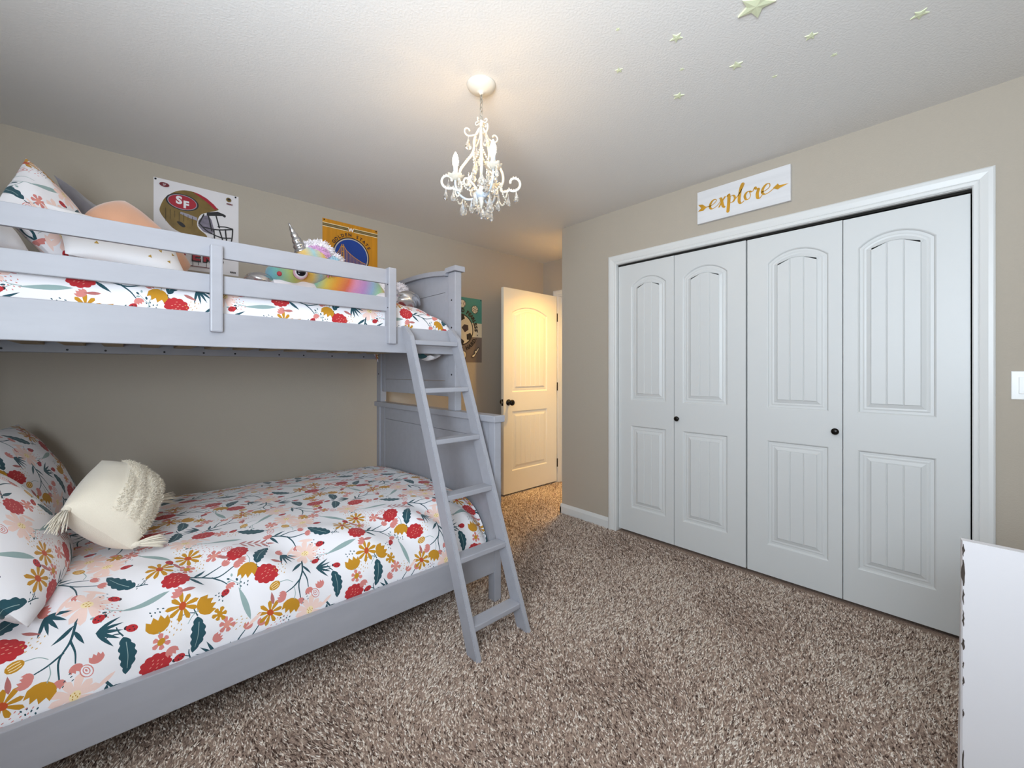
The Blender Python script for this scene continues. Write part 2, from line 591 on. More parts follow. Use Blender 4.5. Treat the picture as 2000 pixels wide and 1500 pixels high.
XD = XC + 0.022   # face of the closet doors
seams = [1.772, 1.332, 0.876, 0.418, -0.032]
closet_doors = []
for i in range(4):
    yl, yr = seams[i] - 0.0018, seams[i + 1] + 0.0018      # left edge in the photo has the larger y
    if i == 1: yr += 0.005
    ms, mo = 0.058, 0.105                                   # stile at the fold, stile at the outer edge
    if i in (0, 2):  # fold is on the right
        py1, py0 = yl - mo, yr + ms
    else:
        py1, py0 = yl - ms, yr + mo
    # door-local coordinate a runs to the right in the photo: a = -y
    tw = (lambda a, z, d: (XD - d, -a, z))
    pans = [(-py1, -py0, 1.000, 1.848, 0.062), (-py1, -py0, 0.200, 0.812, 0.0)]
    ztop = (2.011, 2.010, 2.008, 2.006)[i]
    d = door_leaf('door_%d' % (i + 1), tw, -yl, -yr, 0.022, ztop, 0.032, pans, 3, M_DOOR)
    closet_doors.append(d)
for i, (ky, kz) in ((1, (1.306, 0.893)), (2, (0.447, 0.899))):
    prof = [(0.009, 0.0), (0.0085, 0.006), (0.006, 0.010), (0.0075, 0.014), (0.0155, 0.019), (0.0175, 0.024), (0.0155, 0.029), (0.008, 0.0325), (0.001, 0.033)]
    v, f = lathe(prof, (XD, ky, kz), (-1, 0, 0), 20)
    mesh('knob', v, f, M_BLACK, closet_doors[i], smooth=True, label='small round black knob')
# bifold track in the head of the opening, and the small white pivots
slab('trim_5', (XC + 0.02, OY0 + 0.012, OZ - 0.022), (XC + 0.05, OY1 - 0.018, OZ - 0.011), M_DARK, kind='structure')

# entry door, standing open along the bed wall
EX0, EX1, EYF = 2.640, 3.412, 2.985
tw = (lambda a, z, d: (a, EYF - d, z))
edoor = door_leaf('door_5', tw, EX0, EX1, 0.020, 2.030, 0.035,
                  [(EX0 + 0.112, EX1 - 0.150, 1.010, 1.800, 0.066), (EX0 + 0.112, EX1 - 0.150, 0.235, 0.822, 0.0)], 6, M_EDOOR)
kn = [(0.030, 0.0), (0.031, 0.004), (0.027, 0.008), (0.012, 0.011), (0.010, 0.030), (0.016, 0.036), (0.026, 0.044), (0.029, 0.054), (0.026, 0.064), (0.014, 0.070), (0.001, 0.071)]
v, f = lathe(kn, (EX0 + 0.062, EYF, 0.912), (0, -1, 0), 24)
mesh('knob', v, f, M_BLACK, edoor, smooth=True, label='round dark bronze door knob')
v, f = lathe(kn, (EX0 + 0.062, EYF + 0.035, 0.912), (0, 1, 0), 24)
mesh('knob', v, f, M_BLACK, edoor, smooth=True)
box('latch_plate', (EX0 - 0.0015, EYF + 0.006, 0.880), (EX0 + 0.002, EYF + 0.030, 0.944), M_BLACK, edoor, 0.0005)
box('latch_bolt', (EX0 - 0.011, EYF + 0.011, 0.904), (EX0, EYF + 0.025, 0.922), mat('brushed_nickel', '#a7a39b', 0.35, metal=0.9), edoor, 0.002)
for hz in (0.22, 1.05, 1.80):
    v, f = lathe([(0.006, -0.045), (0.006, 0.045)], (EX1 + 0.006, EYF - 0.004, hz), (0, 0, 1), 10)
    mesh('hinge', v, f, M_BLACK, edoor, smooth=False)

# hall door across the hall
hd_y0, hd_y1 = 3.78, 4.54
tw = (lambda a, z, d: (4.835 - d, -a, z))
hdoor = door_leaf('door_6', tw, -hd_y1, -hd_y0, 0.012, 2.03, 0.02,
                  [(-hd_y1 + 0.11, -hd_y0 - 0.11, 1.01, 1.80, 0.066), (-hd_y1 + 0.11, -hd_y0 - 0.11, 0.235, 0.822, 0.0)], 5, M_DOOR)
hx = lambda a, b, d: (4.86 - d, a, b)
v, f = sweep([(-w, d * 1.2) for w, d in CAS], [(hd_y1 + 0.006, 0.0), (hd_y1 + 0.006, 2.04), (hd_y0 - 0.006, 2.04), (hd_y0 - 0.006, 0.0)], hx)
mesh('trim_6', v, f, M_WHITE, kind='structure')

# light switch on the closet wall, at the right edge of the photo
sw = empty('light_switch', (XC, -0.180, 1.096), 'white wall light switch plate beside the closet casing', 'light switch')
box('plate', (XC - 0.006, -0.2165, 1.098), (XC, -0.1435, 1.216), M_PLATE, sw, 0.003)
box('rocker', (XC - 0.010, -0.198, 1.122), (XC - 0.004, -0.164, 1.192), M_PLATE, sw, 0.002)
for zz in (1.109, 1.205):
    v, f = lathe([(0.003, 0), (0.003, 0.0012), (0.001, 0.0018)], (XC - 0.006, -0.180, zz), (-1, 0, 0), 10)
    mesh('screw', v, f, M_PLATE, sw)

# ================================================================== BUNK BED
XF0, XF1 = 1.404, 1.450        # foot posts
XH0, XH1 = -0.620, -0.574      # head posts
bed = empty('bunk_bed', (0.415, 2.37, 0), 'light grey painted twin-over-full wooden bunk bed along the wall', 'bunk bed')

def arch_top(y):
    # top edge of the upper end board, y from 2.02 to 3.08
    s = (y - 2.55) / 0.44
    return 1.856 - 0.034 * min(1.0, abs(s)) ** 2.2

def bed_end(x0, x1):
    # lower end: posts, cap, boards
    for y0, y1 in ((1.659, 1.711), (3.028, 3.080)):
        box('post', (x0, y0, 0.0), (x1, y1, 0.948), M_BED, bed, 0.004)
    box('cap', (x0 - 0.014, 1.645, 0.946), (x1 + 0.014, 3.094, 0.982), M_BED, bed, 0.005)
    xm0, xm1 = x0 + 0.010, x1 - 0.010
    box('stile', (xm0, 1.711, 0.14), (xm1, 1.775, 0.946), M_BED, bed, 0.002)
    box('stile', (xm0, 2.964, 0.14), (xm1, 3.028, 0.946), M_BED, bed, 0.002)
    box('end_board', (xm0 + 0.002, 1.776, 0.858), (xm1 - 0.002, 2.963, 0.946), M_BED, bed, 0.002)
    box('end_board', (xm0 + 0.004, 1.776, 0.140), (xm1 - 0.004, 2.963, 0.856), M_BED, bed, 0.002)
    # upper end: posts standing on the lower cap
    for y0, y1 in ((2.020, 2.092), (3.008, 3.080)):
        box('post', (x0, y0, 0.982), (x1, y1, 1.806), M_BED, bed, 0.004)
    for ya, yb in ((2.092, 2.140), (2.960, 3.008)):
        v, f = plain_box((xm0, ya, 1.062), (xm1, yb, 1.79))
        mesh('stile', v, f, M_BED, bed)
    box('end_board', (xm0 + 0.003, 2.141, 1.062), (xm1 - 0.003, 2.959, 1.156), M_BED, bed, 0.002)
    box('end_board', (xm0 + 0.003, 2.141, 1.158), (xm1 - 0.003, 2.959, 1.698), M_BED, bed, 0.002)
    # arched top board
    ys = [2.141 + (2.959 - 2.141) * k / 16 for k in range(17)]
    vv = []
    for xx in (xm0 + 0.003, xm1 - 0.003):
        vv += [(xx, y, 1.700) for y in ys] + [(xx, y, arch_top(y) - 0.026) for y in ys]
    n = 17; ff = []
    for k in range(16):
        ff += [(k, k + 1, n + k + 1, n + k), (2 * n + k + 1, 2 * n + k, 3 * n + k, 3 * n + k + 1), (n + k, n + k + 1, 3 * n + k + 1, 3 * n + k), (k + 1, k, 2 * n + k, 2 * n + k + 1)]
    ff += [(0, n, 3 * n, 2 * n), (n - 1, 3 * n - 1, 4 * n - 1, 2 * n - 1)]
    mesh('end_board', vv, ff, M_BED, bed)
    # arched cap with flat shoulders over the posts
    path = [(2.004, 1.838), (2.104, 1.838), (2.114, 1.824)]
    path += [(2.114 + (2.986 - 2.114) * k / 18, arch_top(2.114 + (2.986 - 2.114) * k / 18)) for k in range(1, 18)]
    path += [(2.986, 1.824), (2.996, 1.838), (3.096, 1.838)]
    vv, ff = [], []
    ca, cb, ch = x0 - 0.014, x1 + 0.014, 0.004
    for y, z in path:
        t = 0.030
        sec = [(ca, z - t), (ca, z - ch), (ca + ch, z), (cb - ch, z), (cb, z - ch), (cb, z - t)]
        vv += [(a, y, zz) for a, zz in sec]
    for i in range(len(path) - 1):
        for k in range(6):
            ff.append((i * 6 + k, i * 6 + (k + 1) % 6, (i + 1) * 6 + (k + 1) % 6, (i + 1) * 6 + k))
    ff += [tuple(range(5, -1, -1)), tuple((len(path) - 1) * 6 + k for k in range(6))]
    mesh('cap', vv, ff, M_BED, bed)
bed_end(XF0, XF1)
bed_end(XH0, XH1)

# side rails
box('side_rail', (XH1, 1.661, 0.157), (XF0, 1.686, 0.292), M_BED, bed, 0.003)
box('side_rail', (XH1, 3.050, 0.157), (XF0, 3.075, 0.292), M_BED, bed, 0.003)
box('side_rail', (XH1, 2.022, 1.314), (XF0, 2.046, 1.450), M_BED, bed, 0.003)
box('side_rail', (XH1, 3.050, 1.308), (XF0, 3.075, 1.450), M_BED, bed, 0.003)
box('support_beam', (XH1, 2.33, 0.10), (XF0, 2.39, 0.18), M_BED, bed, 0.003)
for px in (0.10, 0.80):
    box('leg', (px, 2.335, 0.0), (px + 0.05, 2.385, 0.10), M_BED, bed, 0.003)
# guard rail: two boards held by uprights
box('guard_board', (XH1, 2.022, 1.672), (1.012, 2.042, 1.747), M_BED, bed, 0.003)
box('guard_board', (XH1, 2.022, 1.529), (1.012, 2.042, 1.602), M_BED, bed, 0.003)
box('guard_upright', (0.228, 1.998, 1.372), (0.270, 2.022, 1.718), M_BED, bed, 0.006)
box('guard_upright', (0.976, 1.996, 1.358), (1.020, 2.046, 1.754), M_BED, bed, 0.006)
box('guard_upright', (-0.500, 1.998, 1.372), (-0.458, 2.022, 1.718), M_BED, bed, 0.006)
# slats of both bunks (the upper ones show from below)
for k in range(14):
    xs = -0.53 + k * 0.1415
    box('slat', (xs, 2.047, 1.346), (xs + 0.075, 3.049, 1.362), M_SLAT, bed, 0.002)
for k in range(12):
    xs = -0.53 + k * 0.165
    box('slat', (xs, 1.687, 0.182), (xs + 0.075, 3.049, 0.198), M_SLAT, bed, 0.002)
# bolts
def bolt(p, ax, r=0.0055):
    v, f = lathe([(r, -0.002), (r, 0.001), (r * 0.6, 0.0016)], p, ax, 10)
    mesh('bolt', v, f, M_BOLT, bed)
for z in (1.640, 1.476, 1.195):
    bolt((XF0, 2.056, z), (-1, 0, 0))
    bolt((XF0, 3.044, z), (-1, 0, 0))
for z in (1.665, 1.545):
    bolt((0.976, 2.008, z), (-1, 0, 0), 0.004)
for k in range(10):
    bolt((-0.45 + 0.19 * k + 0.03 * sin(k * 2.3), 3.050, 1.324), (0, -1, 0), 0.005)

# ------------------------------------------------------------------ ladder leaning on the upper rail
lad = empty('bunk_ladder', (1.212, 1.39, 0), 'light grey wooden ladder with six rungs leaning on the upper bunk', 'ladder')
def lad_y(z):
    return 1.392 + z * (1.9785 - 1.392) / 1.456
for x0 in (1.054, 1.346):
    x1 = x0 + 0.025
    zt, hw = 1.456, 0.0375
    pr = [(lad_y(0) - hw, 0.0), (lad_y(0) + hw, 0.0), (lad_y(zt) + hw, zt), (lad_y(zt) + 0.004, zt), (lad_y(zt - 0.055) - hw, zt - 0.055)]
    bm = bmesh.new()
    a = [bm.verts.new((x0, y, z)) for y, z in pr]; b = [bm.verts.new((x1, y, z)) for y, z in pr]
    bm.faces.new(a[::-1]); bm.faces.new(b)
    for k in range(5):
        bm.faces.new((a[k], a[(k + 1) % 5], b[(k + 1) % 5], b[k]))
    bmesh.ops.bevel(bm, geom=bm.edges[:], offset=0.003, segments=2, affect='EDGES')
    bmesh.ops.recalc_face_normals(bm, faces=bm.faces[:])
    bm.verts.index_update()
    vv = [tuple(p.co) for p in bm.verts]; ff = [[q.index for q in fc.verts] for fc in bm.faces]
    bm.free()
    mesh('stile', vv, ff, M_BED, lad)
for z in (0.112, 0.368, 0.624, 0.872, 1.118, 1.366):
    y = lad_y(z)
    box('rung', (1.0795, y - 0.034, z - 0.012), (1.3455, y + 0.034, z + 0.012), M_BED, lad, 0.004)
for z in (0.368, 0.872, 1.366):
    for xx, ax in ((1.371, (1, 0, 0)), (1.054, (-1, 0, 0))):
        v, f = lathe([(0.005, -0.002), (0.005, 0.001)], (xx, lad_y(z), z), ax, 10)
        mesh('bolt', v, f, M_BED, lad)

# ================================================================== FLORAL PRINT (cut into the cloth meshes)
PAL = {'white': '#e9e6e9', 'red': '#b3262c', 'rosepink': '#cf7f78', 'blush': '#edcdc2', 'salmon': '#d98f80', 'mustard': '#bd8618',
       'rust': '#bb4a1e', 'teal': '#1f4a55', 'sage': '#8fa5a3', 'deep': '#2a2830', 'cream': '#f0d9a8', 'fern': '#b06a66', 'gold': '#c79a4a'}
PKEYS = list(PAL)
PMATS = [mat('print_' + k, PAL[k], 0.9, bump=0.12, bscale=700, sheen=0.15) for k in PKEYS]
TILE = 0.62

def ell(cx, cy, a, b, rot=0, n=12):
    return [(cx + a * cos(t) * cos(rot) - b * sin(t) * sin(rot), cy + a * cos(t) * sin(rot) + b * sin(t) * cos(rot)) for t in (2 * pi * k / n for k in range(n))]

def petal(cx, cy, ang, r0, r1, w, n=5, blunt=0.75):
    """petal from radius r0 to r1, half-width w"""
    L, R = [], []
    for k in range(n + 1):
        t = k / n
        ww = w * (0.35 + 0.65 * sin(min(1, t / blunt) * pi / 2)) * (1 if t < blunt else sqrt(max(0.0, 1 - ((t - blunt) / (1 - blunt)) ** 2)) * 0.999 + 0.001)
        r = r0 + (r1 - r0) * t
        L.append((r, ww)); R.append((r, -ww))
    pts = R + L[::-1][1:]
    return [(cx + a * cos(ang) - b * sin(ang), cy + a * sin(ang) + b * cos(ang)) for a, b in pts]

def stroke(pts, w0, w1=None, per=5):
    w1 = w0 if w1 is None else w1
    P = catmull(pts, per) if len(pts) > 2 else [np.asarray(p, float) for p in pts]
    L, R = [], []
    for i, p in enumerate(P):
        t = (P[min(i + 1, len(P) - 1)] - P[max(i - 1, 0)])
        t = t / (np.linalg.norm(t) + 1e-12)
        w = w0 + (w1 - w0) * i / (len(P) - 1)
        nn = V(-t[1], t[0]) * w
        L.append(tuple(p + nn)); R.append(tuple(p - nn))
    return R + L[::-1]

def leaf(p, q, w, n=6):
    p, q = V(*p), V(*q)
    d = q - p; nn = V(-d[1], d[0]); nn /= np.linalg.norm(nn)
    L, R = [], []
    for k in range(n + 1):
        t = k / n
        ww = w * sin(pi * min(1, max(0.02, t)) ** 0.8) if 0 < k < n else 0.0
        c = p + d * t
        if k in (0, n):
            R.append(tuple(c))
        else:
            R.append(tuple(c - nn * ww)); L.append(tuple(c + nn * ww))
    return R + L[::-1]

def carnation(s=1):
    R = 0.037 * s
    out = [([(R * (1 + 0.13 * abs(sin(5.5 * t)) - 0.06) * cos(t) * 1.1, R * (1 + 0.13 * abs(sin(5.5 * t)) - 0.06) * sin(t) * 0.9) for t in (2 * pi * k / 44 for k in range(44))], 'red')]
    for k in range(9):
        a = k * 2.4; r = R * 0.19 * sqrt(k + 0.4)
        out.append((ell(r * cos(a), r * sin(a), 0.0038 * s, 0.0014 * s, 0.5, 6), 'salmon'))
    return out
def daisy(col, ctr, s=1, n=9, R=0.045, w=0.0075, dots=None):
    out = []
    for k in range(n):
        a = 2 * pi * k / n + 0.15 * sin(k * 3.1)
        out.append((petal(0, 0, a, 0.008 * s, R * s * (0.86 + 0.2 * abs(sin(k * 1.7))), w * s), col))
    out.append((ell(0, 0, 0.0125 * s, 0.010 * s, 0.4, 12), ctr))
    if dots:
        for k in range(7):
            a = k * 2.4; r = 0.0036 * sqrt(k + 0.2) * s
            out.append((ell(r * cos(a), r * sin(a), 0.0022 * s, 0.0012 * s, 0.7, 6), dots))
    return out
def small_flower(col, ctr, s=1):
    return daisy(col, ctr, s, 6, 0.027, 0.0075)
def lobed_leaf(s=1):
    L, R = [], []
    n = 26
    for k in range(n + 1):
        t = k / n
        env = 0.020 * sin(pi * t ** 0.85) ** 0.7 if 0 < t < 1 else 0
        lob = 0.72 + 0.28 * abs(sin(t * pi * 5))
        x = -0.05 + 0.10 * t; y = 0.008 * sin(t * 3)
        if 0 < k < n:
            L.append((x, y + env * lob)); R.append((x, y - env * lob))
        else:
            R.append((x, y))
    poly = R + L[::-1]
    out = [(poly, 'teal'), (stroke([(-0.035, 0.0055), (0.0, 0.008), (0.035, 0.005)], 0.0009, 0.0005), 'sage'),
           (stroke([(-0.052, 0), (-0.068, -0.010), (-0.080, -0.014)], 0.0018, 0.0012), 'teal'),
           (stroke([(-0.060, -0.004), (-0.063, -0.022), (-0.060, -0.038)], 0.0015, 0.0010), 'teal')]
    return [([(x * s, y * s) for x, y in p], c) for p, c in out]
def tulip(col, cx, cy, ang, s=1):
    pts = []
    for k in range(9):
        a = pi / 2 + pi * k / 8
        pts.append((0.016 * cos(a) * 1.15, 0.0165 * sin(a) * -1))
    pts = [(x * s, y * s) for x, y in pts]
    top = [(0.004, -0.0135), (0.000, -0.009), (0.008, -0.005), (0.001, -0.001), (0.008, 0.004), (0.000, 0.008), (0.004, 0.0135)]
    top = [(x * s, y * s) for x, y in top]
    poly = pts[1:-1] + (top if pts[-1][1] < 0 else top[::-1])
    return [([(cx + x * cos(ang) - y * sin(ang), cy + x * sin(ang) + y * cos(ang)) for x, y in poly], col)]
def tulip_branch(s=1, col='rosepink'):
    out = [(stroke([(-0.085, 0.0), (-0.03, 0.006), (0.02, 0.0), (0.07, 0.02)], 0.0036, 0.0018), 'teal'),
           (stroke([(-0.03, 0.006), (0.0, 0.028), (0.03, 0.040)], 0.0029, 0.0016), 'teal'),
           (stroke([(0.0, 0.003), (0.03, -0.018), (0.05, -0.040)], 0.0029, 0.0016), 'teal'),
           (leaf((-0.07, 0.0), (-0.02, -0.034), 0.006), 'teal'), (leaf((-0.055, 0.004), (-0.02, 0.042), 0.005), 'teal')]
    out += tulip(col, 0.085, 0.024, 0.2) + tulip(col, 0.047, 0.049, 0.7) + tulip(col, 0.062, -0.054, -1.0)
    return [([(x * s, y * s) for x, y in p], c) for p, c in out]
def sage_leaf(s=1):
    out = [(leaf((-0.075, -0.004), (0.055, 0.014), 0.0095, 9), 'sage'), (stroke([(0.045, 0.010), (0.075, 0.006), (0.10, -0.012)], 0.0014, 0.0009), 'sage'),
           (stroke([(0.065, 0.008), (0.085, 0.024), (0.10, 0.034)], 0.0011, 0.0008), 'sage')]
    for x, y, r, c in ((0.104, -0.016, 0.3, 'teal'), (0.096, -0.002, 1.1, 'sage'), (0.104, 0.038, 0.6, 'teal'), (0.092, 0.038, 1.5, 'sage'), (0.086, 0.014, 0.2, 'teal'), (0.112, 0.026, 0.0, 'sage')):
        out.append((ell(x, y, 0.006, 0.0034, r, 8), c))
    return [([(x * s, y * s) for x, y in p], c) for p, c in out]
def fern(s=1):
    out = [(stroke([(-0.065, 0), (0, 0.006), (0.065, 0)], 0.0012, 0.0009), 'fern')]
    for k in range(4):
        x = -0.042 + k * 0.026
        out += [(leaf((x, 0.003), (x + 0.032, 0.030), 0.0052, 5), 'fern'), (leaf((x + 0.006, 0.002), (x + 0.036, -0.026), 0.0052, 5), 'fern')]
    out.append((leaf((0.058, 0.001), (0.095, -0.004), 0.005, 5), 'fern'))
    return [([(x * s, y * s) for x, y in p], c) for p, c in out]
def ladybug(s=1):
    return [(ell(-0.013 * s, 0, 0.006 * s, 0.006 * s, 0, 10), 'deep'), (ell(0, 0, 0.0145 * s, 0.0108 * s, 0, 14), 'red'), (ell(0.002 * s, 0.004 * s, 0.0024 * s, 0.002 * s, 0, 6), 'deep'),
            (ell(-0.004 * s, -0.004 * s, 0.0024 * s, 0.002 * s, 0, 6), 'deep'), (ell(0.007 * s, -0.003 * s, 0.0024 * s, 0.002 * s, 0, 6), 'deep')]
def mustard_tulip(s=1):
    out = [([(x * 2.1, y * 2.1) for x, y in tulip('mustard', 0, 0, 0)[0][0]], 'mustard'),
           (stroke([(-0.034, 0.0), (-0.055, -0.004), (-0.075, -0.018)], 0.0014, 0.001), 'sage')]
    for k, (x, y) in enumerate(((0.026, 0.012), (0.032, 0.002), (0.027, -0.010), (0.038, 0.014), (0.041, -0.006), (0.034, -0.019))):
        out.append((ell(x, y, 0.0038, 0.0021, 0.2 * k, 6), 'teal'))
    return [([(x * s, y * s) for x, y in p], c) for p, c in out]
def bud(s=1):
    out = [(ell(0, 0, 0.020 * s, 0.0145 * s, 0, 12), 'mustard')]
    for y in (-0.006, 0.0, 0.006):
        out.append((stroke([(-0.013 * s, y * s), (0, y * 1.3 * s), (0.013 * s, y * s)], 0.0011 * s), 'cream'))
    out.append((stroke([(-0.02 * s, 0), (-0.045 * s, 0.01 * s), (-0.06 * s, 0.03 * s)], 0.0014 * s, 0.001 * s), 'sage'))
    return out
def rosebud(s=1):
    out = [(ell(0, 0, 0.019 * s, 0.0135 * s, 0, 14), 'rosepink'), (ell(0, 0, 0.0165 * s, 0.011 * s, 0, 14), 'white'), (ell(0.001, 0, 0.0115 * s, 0.0072 * s, 0, 12), 'rosepink'),
           (ell(0.001, 0, 0.009 * s, 0.005 * s, 0, 12), 'white'), (ell(0.002, 0, 0.0045 * s, 0.0022 * s, 0, 8), 'rosepink')]
    return out
def dots(col, n=14, s=1):
    r2 = random.Random(n * 7 + len(col))
    out = []
    for k in range(n):
        a = k * 2.4; r = 0.0085 * sqrt(k + 0.5) * s
        out.append((ell(r * cos(a), r * sin(a) * 0.7, 0.0032, 0.0015, r2.uniform(-0.3, 0.5), 6), col))
    return out
def sprig(s=1):
    out = []
    for a in (-0.6, -0.25, 0.1, 0.45, 0.8):
        out.append((leaf((-0.03, 0), (-0.03 + 0.062 * cos(a), 0.062 * sin(a)), 0.0045, 5), 'teal'))
    return out

def make_tile():
    r = random.Random(11)
    plan = []
    def put(fn, rad, count, **k):
        for _ in range(count):
            plan.append((fn, rad, k))
    put(lambda: tulip_branch(0.95), 0.078, 5)
    put(lambda: sage_leaf(0.95), 0.070, 5)
    put(lambda: lobed_leaf(1.05), 0.064, 6)
    put(lambda: daisy('mustard', 'rust', 0.95, 9, 0.045, 0.0066), 0.044, 4)
    put(lambda: daisy('blush', 'cream', 1.15, 10, 0.047, 0.0085, 'mustard'), 0.052, 5)
    put(lambda: carnation(0.92), 0.038, 5)
    put(lambda: fern(0.9), 0.060, 4)
    put(lambda: mustard_tulip(0.95), 0.046, 4)
    put(lambda: sprig(1.0), 0.036, 3)
    put(lambda: small_flower('rosepink', 'salmon', 0.95), 0.027, 5)
    put(lambda: small_flower('rosepink', 'mustard', 0.9), 0.026, 3)
    put(lambda: bud(0.9), 0.036, 3)
    put(lambda: rosebud(1.0), 0.022, 5)
    put(lambda: ladybug(1.0), 0.019, 10)
    put(lambda: small_flower('mustard', 'mustard', 0.85), 0.025, 3)
    put(lambda: dots('rosepink', 16), 0.030, 6)
    put(lambda: dots('gold', 12), 0.028, 6)
    put(lambda: tulip('rosepink', 0, 0, 0, 1.1), 0.018, 8)
    put(lambda: [(leaf((-0.03, 0), (0.03, 0.004), 0.006, 6), 'blush')], 0.028, 8)
    put(lambda: [(leaf((-0.022, 0), (0.022, 0.003), 0.006, 6), 'fern')], 0.020, 6)
    put(lambda: dots('teal', 5), 0.016, 6)
    placed = []
    polys = []
    for fn, rad, k in plan:
        best = None
        for trial in range(260):
            x, y = r.uniform(0, TILE), r.uniform(0, TILE)
            gap = 1e9
            for (px, py, pr) in placed:
                dx = abs(x - px); dx = min(dx, TILE - dx)
                dy = abs(y - py); dy = min(dy, TILE - dy)
                gap = min(gap, sqrt(dx * dx + dy * dy) - 0.84 * (rad + pr))
            if best is None or gap > best[0]:
                best = (gap, x, y)
            if gap > 0 and trial > 25:
                break
        if best[0] < -0.016:
            continue
        _, x, y = best
        placed.append((x, y, rad))
        a = r.uniform(0, 2 * pi)
        ca, sa = cos(a), sin(a)
        for p, c in fn():
            q = [(x + u * ca - v * sa, y + u * sa + v * ca) for u, v in p]
            lox = min(u for u, v in q); hix = max(u for u, v in q); loy = min(v for u, v in q); hiy = max(v for u, v in q)
            for ox in (-TILE, 0, TILE):
                for oy in (-TILE, 0, TILE):
                    if hix + ox > 0 and lox + ox < TILE and hiy + oy > 0 and loy + oy < TILE:
                        polys.append(([(u + ox, v + oy) for u, v in q], c))
    # constrained triangulation of the tile with all outlines cut in
    vin = []
    N = 26
    for i in range(N + 1):
        for j in range(N + 1):
            vin.append(Vector((TILE * i / N, TILE * j / N)))
    edges = []
    idx = lambda i, j: i * (N + 1) + j
    for i in range(N):
        edges += [(idx(i, 0), idx(i + 1, 0)), (idx(i, N), idx(i + 1, N)), (idx(0, i), idx(0, i + 1)), (idx(N, i), idx(N, i + 1))]
    for p, c in polys:
        k = len(vin)
        vin += [Vector(q) for q in p]
        edges += [(k + i, k + (i + 1) % len(p)) for i in range(len(p))]
    res = geometry.delaunay_2d_cdt(vin, edges, [], 0, 1e-6)
    V2 = np.array([(p[0], p[1]) for p in res[0]])
    F = np.array([tuple(fc) for fc in res[2]])
    ctr = V2[F].mean(1)
    ok = (ctr > 1e-7).all(1) & (ctr < TILE - 1e-7).all(1)
    F, ctr = F[ok], ctr[ok]
    C = np.zeros(len(F), dtype=int)
    for p, c in polys:
        P = np.array(p)
        lo, hi = P.min(0), P.max(0)
        cand = np.nonzero(((ctr >= lo) & (ctr <= hi)).all(1))[0]
        if not len(cand):
            continue
        q = ctr[cand]
        ins = np.zeros(len(cand), dtype=int)
        for i in range(len(P)):
            (x1, y1), (x2, y2) = P[i - 1], P[i]
            if y1 == y2:
                continue
            cr = ((y1 > q[:, 1]) != (y2 > q[:, 1])) & (q[:, 0] < (x2 - x1) * (q[:, 1] - y1) / (y2 - y1) + x1)
            ins += np.where(cr, 1 if y2 > y1 else -1, 0)
        C[cand[ins != 0]] = PKEYS.index(c)
    return V2, F, C
TV, TF, TC = make_tile()

def print_sheet(w, h, ox=0.0, oy=0.0):
    """flat sheet [0,w]x[0,h] with the print; returns verts2d, tris, material index"""
    allv, allf, allc = [], [], []
    base = 0
    for i in range(int(math.floor(ox / TILE)), int(math.floor((ox + w) / TILE)) + 1):
        for j in range(int(math.floor(oy / TILE)), int(math.floor((oy + h) / TILE)) + 1):
            v = TV + V(i * TILE - ox, j * TILE - oy)
            tri = v[TF]
            lo, hi = tri.min(1), tri.max(1)
            keep = (hi[:, 0] > 1e-6) & (lo[:, 0] < w - 1e-6) & (hi[:, 1] > 1e-6) & (lo[:, 1] < h - 1e-6)
            allv.append(np.clip(v, (0, 0), (w, h))); allf.append(TF[keep] + base); allc.append(TC[keep])
            base += len(v)
    v = np.vstack(allv); f = np.vstack(allf); c = np.concatenate(allc)
    key = np.round(v / 2e-6).astype(np.int64)
    _, first, inv = np.unique(key, axis=0, return_index=True, return_inverse=True)
    inv = inv.ravel()
    v = v[first]; f = inv[f]
    ok = (f[:, 0] != f[:, 1]) & (f[:, 1] != f[:, 2]) & (f[:, 0] != f[:, 2])
    f, c = f[ok], c[ok]
    used = np.unique(f)
    remap = -np.ones(len(v), dtype=int); remap[used] = np.arange(len(used))
    return v[used], remap[f], c

def wav(x, y, seed, n=7, lo=6, hi=26, ang=None, spread=3.14):
    r = np.random.default_rng(seed)
    s = np.zeros_like(x)
    for _ in range(n):
        k = r.uniform(lo, hi); a = (ang if ang is not None else 0) + r.uniform(-spread, spread); p = r.uniform(0, 6.28)
        s += np.sin(k * (x * np.cos(a) + y * np.sin(a)) + p + 0.8 * np.sin(3 * x + 5 * y + p)) / (k / lo) ** 0.6
    return s / n

def profile_map(prof):
    P = np.array(catmull(prof, 14))
    L = np.concatenate([[0], np.cumsum(np.linalg.norm(np.diff(P, axis=0), axis=1))])
    return P, L

